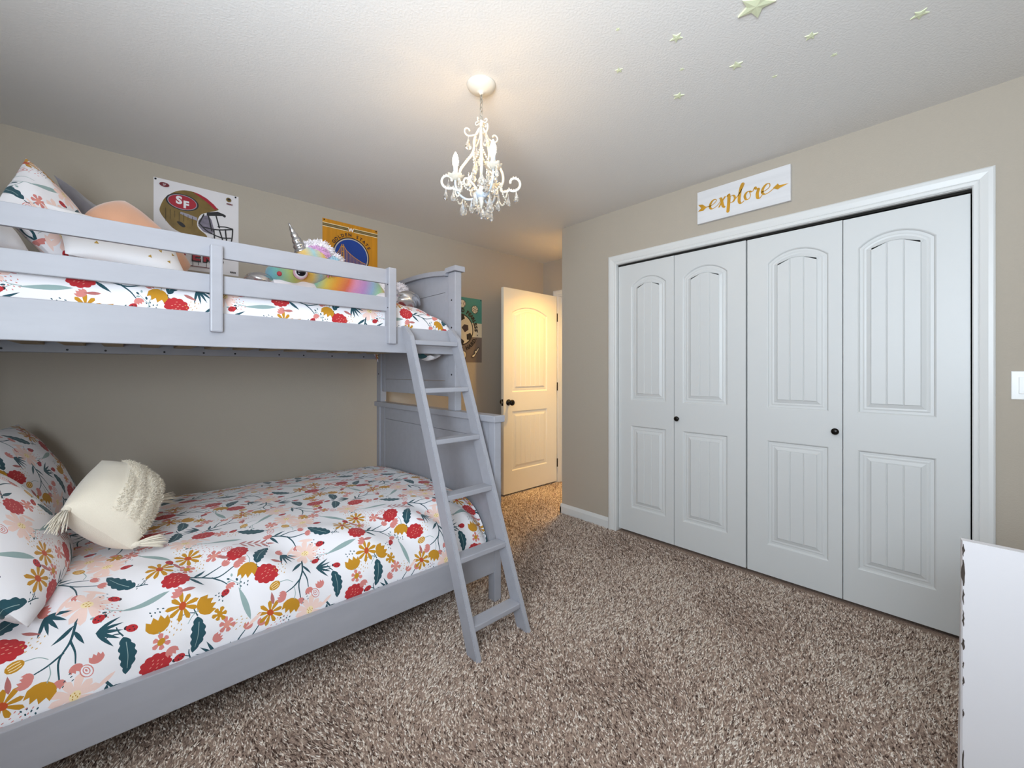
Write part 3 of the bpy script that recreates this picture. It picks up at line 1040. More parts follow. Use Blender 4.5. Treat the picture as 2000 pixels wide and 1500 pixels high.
def comforter(name, x0, x1, prof, drop, seed, wr, label, ox, oy):
    P, L = profile_map(prof)
    w, h = x1 - x0, L[-1]
    v, f, c = print_sheet(w, h, ox, oy)
    x = x0 + v[:, 0]
    y = np.interp(v[:, 1], L, P[:, 0]); z = np.interp(v[:, 1], L, P[:, 1])
    # outward normal of the profile
    ty = np.gradient(P[:, 0], L); tz = np.gradient(P[:, 1], L)
    nx = -np.interp(v[:, 1], L, tz); nz = np.interp(v[:, 1], L, ty)
    s = v[:, 1]
    d = wr * wav(x, s, seed, 9, 5, 16) + 0.75 * wr * np.maximum(0, wav(x, s, seed + 5, 6, 18, 40, 0.9, 0.5)) * np.clip((0.9 - s) / 0.5, 0.35, 1.6)
    d += 1.2 * wr * np.sin(23 * x + 16 * s + 1.3 * np.sin(5 * x)) * np.clip(1 - np.abs(s - 0.28) / 0.2, 0, 1)
    edge = np.clip(s / 0.12, 0, 1) * np.clip((h - s) / 0.08, 0, 1)
    d *= edge
    sgn = 1 if nz.mean() > 0 else -1
    y = y + sgn * nx * d; z = z + sgn * nz * d
    z = z - drop(x, y)
    # triangles must face up
    tri = np.stack([x, y, z], 1)[f]
    nrm = np.cross(tri[:, 1] - tri[:, 0], tri[:, 2] - tri[:, 0])
    if nrm[:, 2].mean() < 0:
        f = f[:, ::-1]
    return mesh(name, np.stack([x, y, z], 1), f, PMATS, None, True, midx=c, **label)

def lower_drop(x, y):
    e = np.clip((x - 1.26) / 0.125, 0, 1)
    return 0.035 * e ** 2 + 0.11 * e ** 3 * np.clip((1.95 - y) / 0.25, 0, 1) * 0.3
comforter('comforter', -0.560, 1.398, [(1.694, 0.235), (1.692, 0.30), (1.705, 0.37), (1.745, 0.445), (1.83, 0.505), (1.96, 0.540), (2.2, 0.556), (2.6, 0.555), (2.86, 0.535), (2.99, 0.505), (3.035, 0.44), (3.042, 0.36)],
          lower_drop, 3, 0.018, dict(label='white floral print comforter on the lower bunk', cat='comforter'), 0.13, 0.05)
def upper_drop(x, y):
    e = np.clip((x - 1.02) / 0.365, 0, 1)
    return 0.165 * (1 - np.sqrt(np.maximum(0, 1 - e ** 2.2))) * np.clip((y - 2.05) / 0.05, 0.35, 1)
comforter('comforter', -0.560, 1.396, [(2.0545, 1.40), (2.055, 1.45), (2.060, 1.505), (2.085, 1.565), (2.16, 1.605), (2.3, 1.618), (2.65, 1.618), (2.92, 1.60), (3.02, 1.54), (3.036, 1.45)],
          upper_drop, 8, 0.007, dict(label='white floral print comforter on the upper bunk behind the guard rail', cat='comforter'), 0.37, 0.22)

# mattresses (upper one shows between the slats)
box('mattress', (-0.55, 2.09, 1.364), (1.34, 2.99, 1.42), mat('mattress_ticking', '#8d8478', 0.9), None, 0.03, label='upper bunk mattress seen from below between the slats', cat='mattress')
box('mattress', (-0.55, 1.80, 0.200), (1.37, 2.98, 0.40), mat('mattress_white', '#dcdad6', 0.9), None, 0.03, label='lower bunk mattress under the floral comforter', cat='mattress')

# ------------------------------------------------------------------ pillows
def pillow_surface(u, v, C, U, Vv, T, pinch=0.07, seed=1, wr=0.004, sag=0.0, rnd=0.0):
    """u, v in [-1,1]; returns front and back points"""
    N = np.cross(U, Vv); N = N / np.linalg.norm(N)
    pu = u * (1 - pinch * (1 - v ** 2) * np.abs(u) ** 3)
    pv = v * (1 - pinch * (1 - u ** 2) * np.abs(v) ** 3)
    pu, pv = pu * np.sqrt(1 - rnd * pv ** 2 / 2), pv * np.sqrt(1 - rnd * pu ** 2 / 2)
    prof = np.clip((1 - np.abs(u) ** 2.4), 0, 1) ** 0.55 * np.clip((1 - np.abs(v) ** 2.4), 0, 1) ** 0.55
    w = wr * wav(u * 0.3, v * 0.3, seed, 8, 10, 45) * np.clip(prof * 2.0, 0.0, 1)
    base = C + pu[:, None] * U + pv[:, None] * Vv
    off = (T / 2 * prof + w)[:, None] * N
    off2 = (T / 2 * prof + 0.5 * w)[:, None] * N
    rim = (sag * wav(u * 0.4, v * 0.4, seed + 3, 5, 6, 14))[:, None] * N
    return base + off + rim, base - off2 + rim

def floral_pillow(name, C, U, Vv, T, seed, label, ox=0.0, oy=0.0, parent=None):
    C, U, Vv = V(*C), V(*U), V(*Vv)
    w, h = 2 * np.linalg.norm(U), 2 * np.linalg.norm(Vv)
    v, f, c = print_sheet(w, h, ox, oy)
    u = v[:, 0] / w * 2 - 1; t = v[:, 1] / h * 2 - 1
    a, b = pillow_surface(u, t, C, U, Vv, T, 0.05, seed, 0.009, 0.010, 0.16)
    n = len(v)
    return mesh(name, np.vstack([a, b]), np.vstack([f, f[:, ::-1] + n]), PMATS, parent, True, midx=np.concatenate([c, c]), **label)

def grid_uv(n):
    g = np.linspace(-1, 1, n + 1)
    g = np.sign(g) * np.abs(g) ** 0.8
    uu, vv = np.meshgrid(g, g, indexing='ij')
    f = []
    for i in range(n):
        for j in range(n):
            k = i * (n + 1) + j
            f.append((k, k + n + 1, k + n + 2, k + 1))
    return uu.ravel(), vv.ravel(), np.array(f)

def plain_pillow(name, C, U, Vv, T, m, seed, label=None, pinch=0.07, n=40, extra=None, wr=0.005, sag=0.006, rnd=0.0):
    C, U, Vv = V(*C), V(*U), V(*Vv)
    u, t, f = grid_uv(n)
    a, b = pillow_surface(u, t, C, U, Vv, T, pinch, seed, wr, sag, rnd)
    N = np.cross(U, Vv); N = N / np.linalg.norm(N)
    if extra is not None:
        a = a + extra(u, t)[:, None] * N
    k = len(u)
    return mesh(name, np.vstack([a, b]), np.vstack([f, f[:, ::-1] + k]), m, None, True, **(label or {}))

# lower bunk
floral_pillow('pillow', (-0.345, 2.68, 0.755), (0.06, 0.31, 0.01), (-0.10, -0.02, 0.215), 0.17, 21,
              dict(label='floral print pillow leaning in the far corner of the lower bunk', cat='pillow'), 0.31, 0.02)
floral_pillow('pillow', (-0.315, 2.02, 0.715), (0.02, 0.310, -0.01), (-0.135, 0.0, 0.215), 0.20, 22,
              dict(label='floral print pillow at the near front edge of the lower bunk', cat='pillow'), 0.05, 0.33)
M_CREAM = mat('cream_woven_cotton', '#e9dfcd', 0.95, bump=0.4, bscale=420, sheen=0.3)
cT, cL, cB, cR = V(-0.115, 2.27, 0.850), V(-0.185, 1.965, 0.755), V(-0.035, 1.99, 0.590), V(0.035, 2.30, 0.655)
cc = (cT + cL + cB + cR) / 4
cu = ((cR + cB) - (cT + cL)) / 4; cv = ((cT + cR) - (cL + cB)) / 4
def tufted(u, t):
    # raised shaggy bands in the middle of the cushion
    band = np.clip(1 - (np.abs(u - 0.1 + 0.25 * t) / 0.62) ** 6, 0, 1) * np.clip(1 - (np.abs(t) / 0.86) ** 8, 0, 1)
    ridg = np.abs(np.sin(9 * u + 5 * t * (1 + 0.2 * np.sin(4 * t)))) ** 0.6
    return band * (0.004 + 0.010 * ridg + 0.004 * np.sin(61 * u + 17 * t) * np.sin(53 * t - 11 * u))
cc = cc + V(0.035, 0.02, 0.010)
cream = plain_pillow('throw_pillow', cc, cu * 1.16, cv * 1.16, 0.21, M_CREAM, 31, dict(label='cream tufted throw pillow with tassels on the lower bunk', cat='pillow'), 0.02, 80, tufted, 0.006, 0.006, 0.22)
def shag(o, n_side, parent, m):
    me = o.data; r = random.Random(4); mb = MB()
    k = (n_side + 1) ** 2
    g = np.linspace(-1, 1, n_side + 1); g = np.sign(g) * np.abs(g) ** 0.8
    for i in range(n_side + 1):
        for j in range(n_side + 1):
            u, t = g[i], g[j]
            if abs(u - 0.1 + 0.25 * t) > 0.58 or abs(t) > 0.82:
                continue
            ridge = abs(sin(9 * u + 5 * t * (1 + 0.2 * sin(4 * t))))
            if ridge < 0.35:
                continue
            for _ in range(2):
                q = me.vertices[i * (n_side + 1) + j]
                p = Vector(ORG[o]) + q.co + Vector((r.gauss(0, .002), r.gauss(0, .002), r.gauss(0, .002)))
                d = (q.normal + Vector((r.gauss(0, .45), r.gauss(0, .45), r.gauss(0, .45)))).normalized()
                s1 = d.orthogonal().normalized(); s2 = d.cross(s1)
                w = 0.0016; L = 0.009 * r.uniform(0.6, 1.2)
                mb.add([p + s1 * w, p - s1 * w * 0.5 + s2 * w * 0.87, p - s1 * w * 0.5 - s2 * w * 0.87, p + d * L], [(0, 1, 3), (1, 2, 3), (2, 0, 3)])
    t_ = mb.build('tufting', m, parent)
    t_['kind'] = 'stuff'
shag(cream, 80, cream, M_CREAM)
def tassel(p, d, parent, m, L=0.075):
    p, d = V(*p), V(*d); d = d / np.linalg.norm(d)
    mb = MB()
    v, f = lathe([(0.004, -0.012), (0.012, -0.004), (0.013, 0.006), (0.009, 0.013), (0.010, 0.017)], tuple(p), tuple(d), 10)
    mb.add(v, f)
    q = Vector((0, 0, 1)).rotation_difference(Vector(d))
    r = random.Random(int(abs(p[1]) * 1000))
    for k in range(44):
        a = r.uniform(0, 2 * pi); s = sqrt(r.random())
        l = L * r.uniform(0.85, 1.1)
        pts = []
        for t in (0, 0.4, 0.75, 1.0):
            rr = 0.008 * s + 0.020 * s * t ** 0.8
            o = q @ Vector((rr * cos(a), rr * sin(a), 0.012 + l * t))
            pts.append((p[0] + o.x, p[1] + o.y, p[2] + o.z - 0.008 * t * t))
        v, f = tube(pts, [0.0016, 0.0017, 0.0015, 0.0008], 5)
        mb.add(v, f)
    mb.build('tassel', m, parent, True)
for cpt, dd in ((cL, (-0.15, -0.75, -0.25)), (cB, (0.75, 0.15, -0.05)), (cR, (0.5, 0.55, -0.05))):
    e = (cpt + V(0.035, 0.02, 0.010) - cc) * 1.04 + cc
    tassel(e + 0.004 * V(*dd), dd, cream, M_CREAM)

# upper bunk
M_GREYP = mat('grey_plush', '#8f8d96', 0.95, sheen=0.6, var=0.1, vscale=12, bump=0.25, bscale=300)
M_PEACH = mat('peach_velvet', '#e2a987', 0.85, sheen=0.7, var=0.08, vscale=6, bump=0.15, bscale=300)
M_GWHITE = mat('pale_grey_cotton', '#dcdadc', 0.9, sheen=0.2, bump=0.15, bscale=300)
floral_pillow('pillow', (-0.235, 2.435, 1.815), (0.095, 0.03, -0.130), (0.020, 0.115, 0.130), 0.13, 41,
              dict(label='floral pillow standing on its corner at the head of the upper bunk', cat='pillow'), 0.44, 0.47)
plain_pillow('pillow', (-0.370, 2.20, 1.705), (0.06, 0.09, -0.01), (-0.05, 0.01, 0.075), 0.09, M_GWHITE, 45,
             dict(label='pale grey pillow low at the left behind the upper guard rail', cat='pillow'))
plain_pillow('pillow', (-0.075, 2.99, 1.905), (0.13, 0.10, -0.08), (-0.07, 0.04, 0.165), 0.11, M_GREYP, 42,
             dict(label='soft grey pillow between the floral and peach ones', cat='pillow'), 0.10, 40, None, 0.02, 0.03)
plain_pillow('pillow', (0.035, 2.58, 1.812), (0.140, 0.01, -0.145), (-0.075, -0.05, -0.075), 0.17, M_PEACH, 43,
             dict(label='peach velvet pillow in front of the helmet poster', cat='pillow'), 0.03, 40, None, 0.006, 0.008, 0.5)
wp = plain_pillow('pillow', (-0.020, 2.30, 1.715), (0.190, 0.03, -0.030), (-0.03, 0.03, 0.095), 0.12, M_WHITEFAB, 44,
                  dict(label='white pillow with small gold triangles behind the guard rail', cat='pillow'))
M_GOLDP = mat('gold_print', '#b8923f', 0.5, metal=0.3)

# small gold triangles printed on the white pillow: thin flakes lying on its front face
def on_pillow(o, u, v):
    me = o.data
    n = 41
    i = int((u * 0.5 + 0.5) * 40); j = int((v * 0.5 + 0.5) * 40)
    k = i * n + j
    return V(*me.vertices[k].co) + ORG[o], V(*me.vertices[k].normal)
r_ = random.Random(5)
for u, v in ((-0.62, 0.1), (-0.45, -0.35), (-0.3, 0.3), (-0.2, -0.1), (-0.05, 0.35), (0.1, 0.05), (0.2, -0.35), (0.3, 0.3), (0.45, 0.0), (0.55, -0.3), (0.62, 0.35), (0.75, 0.05)):
    p, nn = on_pillow(wp, u, v)
    if nn[1] > 0:
        k2 = 41 * 41
        i = int((u * 0.5 + 0.5) * 40); j = int((v * 0.5 + 0.5) * 40)
        p = V(*wp.data.vertices[k2 + i * 41 + j].co) + ORG[wp]; nn = V(*wp.data.vertices[k2 + i * 41 + j].normal)
    t1 = np.cross(nn, V(0, 0, 1)); t1 /= np.linalg.norm(t1); t2 = np.cross(nn, t1)
    a = r_.uniform(0, 6.28)
    tri = [p + nn * 0.0012 + 0.0075 * (cos(a + q * 2.094) * t1 + sin(a + q * 2.094) * t2) for q in range(3)]
    tri += [p - nn * 0.004 + 0.0075 * (cos(a + q * 2.094) * t1 + sin(a + q * 2.094) * t2) for q in range(3)]
    mesh('gold_triangle', tri, [(0, 1, 2), (5, 4, 3), (0, 3, 4, 1), (1, 4, 5, 2), (2, 5, 3, 0)], M_GOLDP, wp)

# ------------------------------------------------------------------ unicorn plush lying on the upper bunk
def rainbow_mat(name, axis, stops, scale, off, warp=0.10, nscale=6):
    m = bpy.data.materials.new(name); m.use_nodes = True
    nt = m.node_tree; b = nt.nodes['Principled BSDF']
    b.inputs['Roughness'].default_value = 0.95; b.inputs['Sheen Weight'].default_value = 0.5
    tc = nt.nodes.new('ShaderNodeTexCoord')
    dot = nt.nodes.new('ShaderNodeVectorMath'); dot.operation = 'DOT_PRODUCT'
    dot.inputs[1].default_value = axis
    nt.links.new(tc.outputs['Object'], dot.inputs[0])
    nz = nt.nodes.new('ShaderNodeTexNoise'); nz.inputs['Scale'].default_value = nscale; nz.inputs['Detail'].default_value = 6
    nt.links.new(tc.outputs['Object'], nz.inputs['Vector'])
    ma = nt.nodes.new('ShaderNodeMath'); ma.operation = 'MULTIPLY_ADD'
    ma.inputs[1].default_value = scale; ma.inputs[2].default_value = off
    nt.links.new(dot.outputs['Value'], ma.inputs[0])
    mb_ = nt.nodes.new('ShaderNodeMath'); mb_.operation = 'MULTIPLY_ADD'
    mb_.inputs[1].default_value = warp
    nt.links.new(nz.outputs['Fac'], mb_.inputs[0]); nt.links.new(ma.outputs[0], mb_.inputs[2])
    ramp = nt.nodes.new('ShaderNodeValToRGB'); el = ramp.color_ramp.elements
    el[0].position, el[0].color = stops[0][0], (*lin(stops[0][1]), 1)
    el[1].position, el[1].color = stops[-1][0], (*lin(stops[-1][1]), 1)
    for p, c in stops[1:-1]:
        e = el.new(p); e.color = (*lin(c), 1)
    nt.links.new(mb_.outputs[0], ramp.inputs['Fac']); nt.links.new(ramp.outputs[0], b.inputs['Base Color'])
    bn = nt.nodes.new('ShaderNodeBump'); bn.inputs['Strength'].default_value = 0.6; bn.inputs['Distance'].default_value = 0.006
    n2 = nt.nodes.new('ShaderNodeTexNoise'); n2.inputs['Scale'].default_value = 260
    nt.links.new(tc.outputs['Object'], n2.inputs['Vector']); nt.links.new(n2.outputs['Fac'], bn.inputs['Height']); nt.links.new(bn.outputs[0], b.inputs['Normal'])
    return m

def blob(name, balls, m, parent, voxel=0.010, **kw):
    """balls: (centre, (rx,ry,rz), rotation about y) merged to one continuous skin"""
    bm = bmesh.new()
    for c, r, ry in balls:
        M = Matrix.Translation(c) @ Matrix.Rotation(ry, 4, 'Y') @ Matrix.Diagonal((*r, 1))
        bmesh.ops.create_icosphere(bm, subdivisions=3, radius=1.0, matrix=M)
    me = bpy.data.meshes.new('tmp'); bm.to_mesh(me); bm.free()
    o = bpy.data.objects.new('tmp', me); COL.objects.link(o)
    md = o.modifiers.new('r', 'REMESH'); md.mode = 'VOXEL'; md.voxel_size = voxel
    sm = o.modifiers.new('s', 'SMOOTH'); sm.iterations = 6; sm.factor = 0.6
    dg = bpy.context.evaluated_depsgraph_get()
    ev = o.evaluated_get(dg).to_mesh()
    v = [tuple(p.co) for p in ev.vertices]; f = [tuple(q.vertices) for q in ev.polygons]
    o.evaluated_get(dg).to_mesh_clear()
    bpy.data.objects.remove(o); bpy.data.meshes.remove(me)
    return mesh(name, v, f, m, parent, True, **kw)

UY = 2.46
uni = empty('unicorn_plush', (0.80, UY, 1.625), 'rainbow unicorn plush with silver horn lying on the upper bunk', 'plush toy')
RB = [(0.0, '#6fb6c9'), (0.10, '#8fc6b0'), (0.20, '#e8cf5a'), (0.30, '#f2a53c'), (0.42, '#ee7a52'), (0.50, '#e79bc0'), (0.60, '#c99ad8'), (0.70, '#9fc3e6'), (0.80, '#a9d8a8'), (0.90, '#f0d05c'), (1.0, '#f2a04a')]
HB = [(0.0, '#6fa5cf'), (0.16, '#7cc0b4'), (0.34, '#cdd35f'), (0.46, '#f2b245'), (0.55, '#eec65a'), (0.66, '#9fcbd2'), (0.78, '#e6c455'), (0.90, '#f0a248'), (1.0, '#ef8f6a')]
body = blob('body', [((0.99, UY + 0.02, 1.715), (0.175, 0.12, 0.100), 0.08), ((0.86, UY + 0.01, 1.725), (0.12, 0.11, 0.100), 0.0), ((1.09, UY + 0.03, 1.69), (0.09, 0.11, 0.080), 0.1),
                     ((0.79, UY, 1.715), (0.09, 0.09, 0.075), 0.0)], rainbow_mat('rainbow_fur', (1, 0, -0.35), RB, 1.9, 0.42), uni)
head = blob('head', [((0.715, UY - 0.05, 1.775), (0.105, 0.095, 0.085), -0.1), ((0.605, UY - 0.06, 1.735), (0.085, 0.075, 0.062), 0.05), ((0.735, UY - 0.03, 1.83), (0.085, 0.080, 0.070), 0.0),
                     ((0.545, UY - 0.06, 1.722), (0.045, 0.055, 0.045), 0.0)], rainbow_mat('rainbow_face_fur', (1, 0, 0.25), HB, 2.4, 0.42), uni)
# eye: ring, iris, pupil, glint
ex0, ez0 = 0.642, 1.726
ey0 = UY - 0.152
for nm, r, d, c in (('eye_ring', 0.034, 0.000, '#e7b8c8'), ('eye_white', 0.029, 0.003, '#e9e9ee'), ('pupil', 0.024, 0.006, '#15101a'), ('glint', 0.006, 0.009, '#ffffff')):
    cxx, czz = (ex0, ez0) if nm != 'glint' else (ex0 - 0.010, ez0 + 0.008)
    v, f = lathe([(r, -0.020), (r, 0.002), (r * 0.75, 0.007), (r * 0.3, 0.009), (0.0005, 0.0095)], (cxx, ey0 - d, czz), (-0.15, -1, 0), 24)
    mesh(nm, v, f, mat('eye_' + nm, c, 0.15), head if nm != 'x' else head, True)
v, f = lathe([(0.012, -0.01), (0.011, 0.002), (0.006, 0.006), (0.0005, 0.007)], (0.552, UY - 0.118, 1.712), (-0.3, -1, 0), 16)
mesh('nostril', v, f, mat('nostril_red', '#c0444f', 0.8), head, True)
# silver horn: spiral cone
M_SILVER = mat('silver_lame', '#d3d3d6', 0.22, metal=0.95, bump=0.5, bscale=45)
hb, ht = V(0.682, UY - 0.03, 1.865), V(0.617, UY - 0.035, 2.005)
hp, hr = [], []
for k in range(29):
    t = k / 28
    hp.append(tuple(hb + (ht - hb) * t)); hr.append((0.034 * (1 - t) + 0.0030) * (1 + 0.10 * sin(t * 34)))
v, f = tube(hp, hr, 16)
mesh('horn', v, f, M_SILVER, uni, True)
# fluffy tufts: mane, tail
def fluff(name, centres, m, n, L, parent, seed, droop=0.3):
    r = random.Random(seed); mb = MB()
    for c, rad in centres:
        bmv = bmesh.new(); bmesh.ops.create_icosphere(bmv, subdivisions=2, radius=1.0, matrix=Matrix.Translation(c) @ Matrix.Diagonal((*rad, 1)))
        bmv.verts.index_update()
        mb.add([tuple(p.co) for p in bmv.verts], [[q.index for q in fc.verts] for fc in bmv.faces]); bmv.free()
        for _ in range(n):
            d = Vector((r.gauss(0, 1), r.gauss(0, 1), r.gauss(0, 1))).normalized()
            p = Vector(c) + Vector((d.x * rad[0], d.y * rad[1], d.z * rad[2])) * 0.9
            t = Vector((r.gauss(0, 1), r.gauss(0, 1), r.gauss(0, 1))).cross(d).normalized()
            l = L * r.uniform(0.6, 1.2); w = 0.006
            e = p + d * l + Vector((r.gauss(0, .3), r.gauss(0, .3), -droop)) * l * 0.6
            s = d.cross(t).normalized()
            mb.add([p + t * w, p - t * w * 0.5 + s * w * 0.87, p - t * w * 0.5 - s * w * 0.87, e], [(0, 1, 3), (1, 2, 3), (2, 0, 3)])
    return mb.build(name, m, parent, False)
M_FLUFF = mat('white_plush_fur', '#eee8ec', 0.95, sheen=0.5)
fluff('mane', [((0.785, UY + 0.02, 1.905), (0.075, 0.06, 0.055)), ((0.865, UY + 0.04, 1.855), (0.066, 0.055, 0.055)), ((0.72, UY + 0.01, 1.895), (0.045, 0.045, 0.035))], M_FLUFF, 520, 0.020, uni, 2)
fluff('mane_tuft', [((0.760, UY - 0.050, 1.868), (0.056, 0.040, 0.034))], mat('lilac_fur', '#d9a6d4', 0.95, sheen=0.5), 300, 0.018, uni, 3)
fluff('mane_tuft', [((0.838, UY - 0.03, 1.835), (0.050, 0.038, 0.030))], mat('blue_fur', '#a9cfe0', 0.95, sheen=0.5), 300, 0.018, uni, 4)
fluff('mane_tuft', [((0.800, UY - 0.10, 1.775), (0.042, 0.030, 0.026))], mat('pink_fur', '#e98f9f', 0.95, sheen=0.5), 300, 0.018, uni, 6)
fluff('tail', [((1.185, UY + 0.02, 1.735), (0.080, 0.07, 0.070)), ((1.29, UY + 0.03, 1.735), (0.050, 0.055, 0.055))], M_FLUFF, 480, 0.020, uni, 5)
# silver sequinned hooves
def hoof(c, r, seed):
    bm = bmesh.new()
    bmesh.ops.create_icosphere(bm, subdivisions=4, radius=1.0)
    rr = random.Random(seed)
    ph = [(rr.uniform(4, 9), rr.uniform(4, 9), rr.uniform(4, 9), rr.uniform(0, 6)) for _ in range(5)]
    for p in bm.verts:
        n = sum(sin(a * p.co.x + b * p.co.y + cc_ * p.co.z + d) for a, b, cc_, d in ph) * 0.035
        p.co = Vector((c[0] + r[0] * p.co.x * (1 + n), c[1] + r[1] * p.co.y * (1 + n), c[2] + r[2] * p.co.z * (1 + n)))
    bm.verts.index_update()
    v = [tuple(p.co) for p in bm.verts]; f = [[q.index for q in fc.verts] for fc in bm.faces]; bm.free()
    mesh('hoof', v, f, M_SILVER, uni, True)
hoof((1.268, 2.34, 1.655), (0.080, 0.065, 0.060), 3)
hoof((0.475, 2.40, 1.672), (0.065, 0.06, 0.042), 8)
blob('leg', [((1.16, 2.40, 1.655), (0.09, 0.06, 0.045), 0.0)], M_FLUFF, uni, 0.010)
blob('leg', [((0.58, 2.42, 1.672), (0.10, 0.055, 0.042), 0.0), ((0.68, 2.44, 1.68), (0.10, 0.06, 0.05), 0.0)], M_FLUFF, uni, 0.010)

# small white and teal cloth sagging under the upper rail by the ladder
hang = MB()
nu, nv = 14, 8
vv = []
for i in range(nu + 1):
    for j in range(nv + 1):
        u, w = i / nu * 2 - 1, j / nv * 2 - 1
        dz = 0.034 * (1 - u * u) ** 0.7 * (1 - 0.6 * w * w)
        vv.append((1.275 + 0.062 * u, 2.105 + 0.05 * w, 1.312 - dz + 0.003 * sin(7 * u + 3 * w)))
ff = [(i * (nv + 1) + j, (i + 1) * (nv + 1) + j, (i + 1) * (nv + 1) + j + 1, i * (nv + 1) + j + 1) for i in range(nu) for j in range(nv)]
mi = [1 if i < 3 else 0 for i in range(nu) for j in range(nv)]
k = len(vv)
vv += [(x, y, z + 0.004 if abs(z - 1.312) > 0.004 else z + 0.004) for x, y, z in vv]
ff += [tuple(q + k for q in reversed(t)) for t in ff[:nu * nv]]; mi += mi
mesh('cloth_corner', vv, ff, [M_WHITEFAB, mat('teal_cloth', '#2d5c63', 0.9)], None, True, midx=mi, label='white cloth corner sagging below the upper rail beside the ladder', cat='cloth')

# ================================================================== POSTERS ON THE BED WALL
def text_tris(s, size, bold=0.0):
    cu = bpy.data.curves.new('t', 'FONT')
    cu.body = s; cu.size = size; cu.align_x = 'CENTER'; cu.offset = bold; cu.resolution_u = 3
    o = bpy.data.objects.new('t', cu); COL.objects.link(o)
    dg = bpy.context.evaluated_depsgraph_get()
    me = o.evaluated_get(dg).to_mesh()
    v = [(p.co.x, p.co.y) for p in me.vertices]; f = [tuple(q.vertices) for q in me.polygons]
    o.evaluated_get(dg).to_mesh_clear()
    bpy.data.objects.remove(o); bpy.data.curves.remove(cu)
    return v, f

class Flat:
    """flat print on a wall: collects coloured shapes in plane coordinates, stacked 0.25 mm apart"""
    def __init__(s, plane):
        s.plane, s.groups, s.lay = plane, {}, 0
    def poly(s, name, pts, m, lift=None):
        s.lay += 1
        s.tri(name, pts, [tuple(range(len(pts)))], m)
    def tri(s, name, pts, faces, m):
        key = (name, m)
        if name in ('drip', 'big_letter', 'letter_glyph', 'icon', 'icon_outline', 'ball_patch', 'badge', 'script_stroke', 'stripe', 'bridge_tower'):
            s.cnt = getattr(s, 'cnt', 0) + 1
            key = (name, m, s.cnt)
        g = s.groups.setdefault(key, MB())
        d = 0.0012 + 0.00022 * s.lay
        g.add([s.plane(a, b, d) for a, b in pts], faces)
    def text(s, name, txt, x, y, size, m, rot=0.0, bold=0.0, sx=1.0):
        s.lay += 0
        v, f = text_tris(txt, size, bold)
        c, q = cos(rot), sin(rot)
        s.tri(name, [(x + (a * sx) * c - b * q, y + (a * sx) * q + b * c) for a, b in v], f, m)
    def arc_text(s, name, txt, cx, cy, r, a0, a1, size, m, inward=False, bold=0.0):
        n = len(txt)
        for i, ch in enumerate(txt):
            a = a0 + (a1 - a0) * (i + 0.5) / n
            if ch == ' ': continue
            rot = a - pi / 2 if not inward else a + pi / 2
            s.text(name, ch, cx + r * cos(a), cy + r * sin(a), size, m, rot, bold)
    def build(s, parent):
        for key, g in s.groups.items():
            g.build(key[0], key[1], parent)

wall = lambda a, b, d: (a, YB - d, b)
def poster_sheet(parent, x0, x1, z0, z1, m, curl=0.0, name='sheet', n=10):
    """thin sheet with a little curl towards the bottom"""
    vv = []
    for layer in (0, 1):
        for i in range(n + 1):
            for j in range(n + 1):
                a, b = x0 + (x1 - x0) * i / n, z0 + (z1 - z0) * j / n
                vv.append(wall(a, b, 0.0010 if layer == 0 else 0.0002))
    w = n + 1
    ff = [(i * w + j, (i + 1) * w + j, (i + 1) * w + j + 1, i * w + j + 1) for i in range(n) for j in range(n)]
    k = w * w
    ff += [tuple(q + k for q in reversed(t)) for t in ff]
    rim = [i * w for i in range(n)] + [n * w + j for j in range(n)] + [(n - i) * w + n for i in range(n)] + [n - j for j in range(n)]
    ff += [(rim[i], rim[i - 1], rim[i - 1] + k, rim[i] + k) for i in range(len(rim))]
    return mesh(name, vv, ff, m, parent)

def tack(parent, x, z):
    v, f = lathe([(0.005, 0.0), (0.0052, 0.003), (0.003, 0.0045), (0.0005, 0.005)], (x, YB - 0.0012, z), (0, -1, 0), 12)
    mesh('tack', v, f, M_BOLT, parent, True)

def smooth(pts, per=4):
    return [tuple(p) for p in catmull(pts, per, closed=True)]
def circ(cx, cz, r, n=40, rz=None, rot=0):
    return ell(cx, cz, r, rz or r, rot, n)

# --- football helmet poster
P_WHITE = mat('poster_white', '#e6e2e4', 0.5); P_GOLD = mat('helmet_gold', '#7d6636', 0.35, var=0.22, vscale=14, metal=0.2)
P_RED = mat('print_crimson', '#a3152b', 0.5); P_DARK = mat('print_black', '#1d1b20', 0.5); P_GREYP = mat('print_grey', '#9b97a3', 0.5)
P_LWHITE = mat('print_white', '#efeff0', 0.5); P_MAR = mat('print_maroon', '#6e1b26', 0.5)
hp_ = empty('poster', (0.307, YB, 1.838), 'white football helmet poster with red oval emblem on the bed wall', 'poster')
poster_sheet(hp_, 0.096, 0.517, 1.838, 2.358, P_WHITE)
for a, b in ((0.104, 2.349), (0.500, 2.350), (0.104, 1.848)):
    tack(hp_, a, b)
F = Flat(wall)
F.poly('helmet_shell', smooth([(0.122, 2.173), (0.131, 2.21), (0.145, 2.245), (0.167, 2.274), (0.194, 2.299), (0.228, 2.317), (0.262, 2.323), (0.293, 2.32), (0.332, 2.307), (0.368, 2.283), (0.396, 2.258), (0.408, 2.243), (0.348, 2.211), (0.316, 2.188), (0.300, 2.139), (0.308, 2.103), (0.350, 2.066), (0.332, 2.046), (0.277, 2.048), (0.224, 2.057), (0.18, 2.08), (0.147, 2.121), (0.129, 2.149)], 3), P_GOLD)
F.poly('helmet_stripe', [(0.277, 2.324), (0.312, 2.317), (0.348, 2.301), (0.384, 2.273), (0.404, 2.250), (0.390, 2.240), (0.368, 2.262), (0.332, 2.289), (0.3, 2.308)], P_RED)
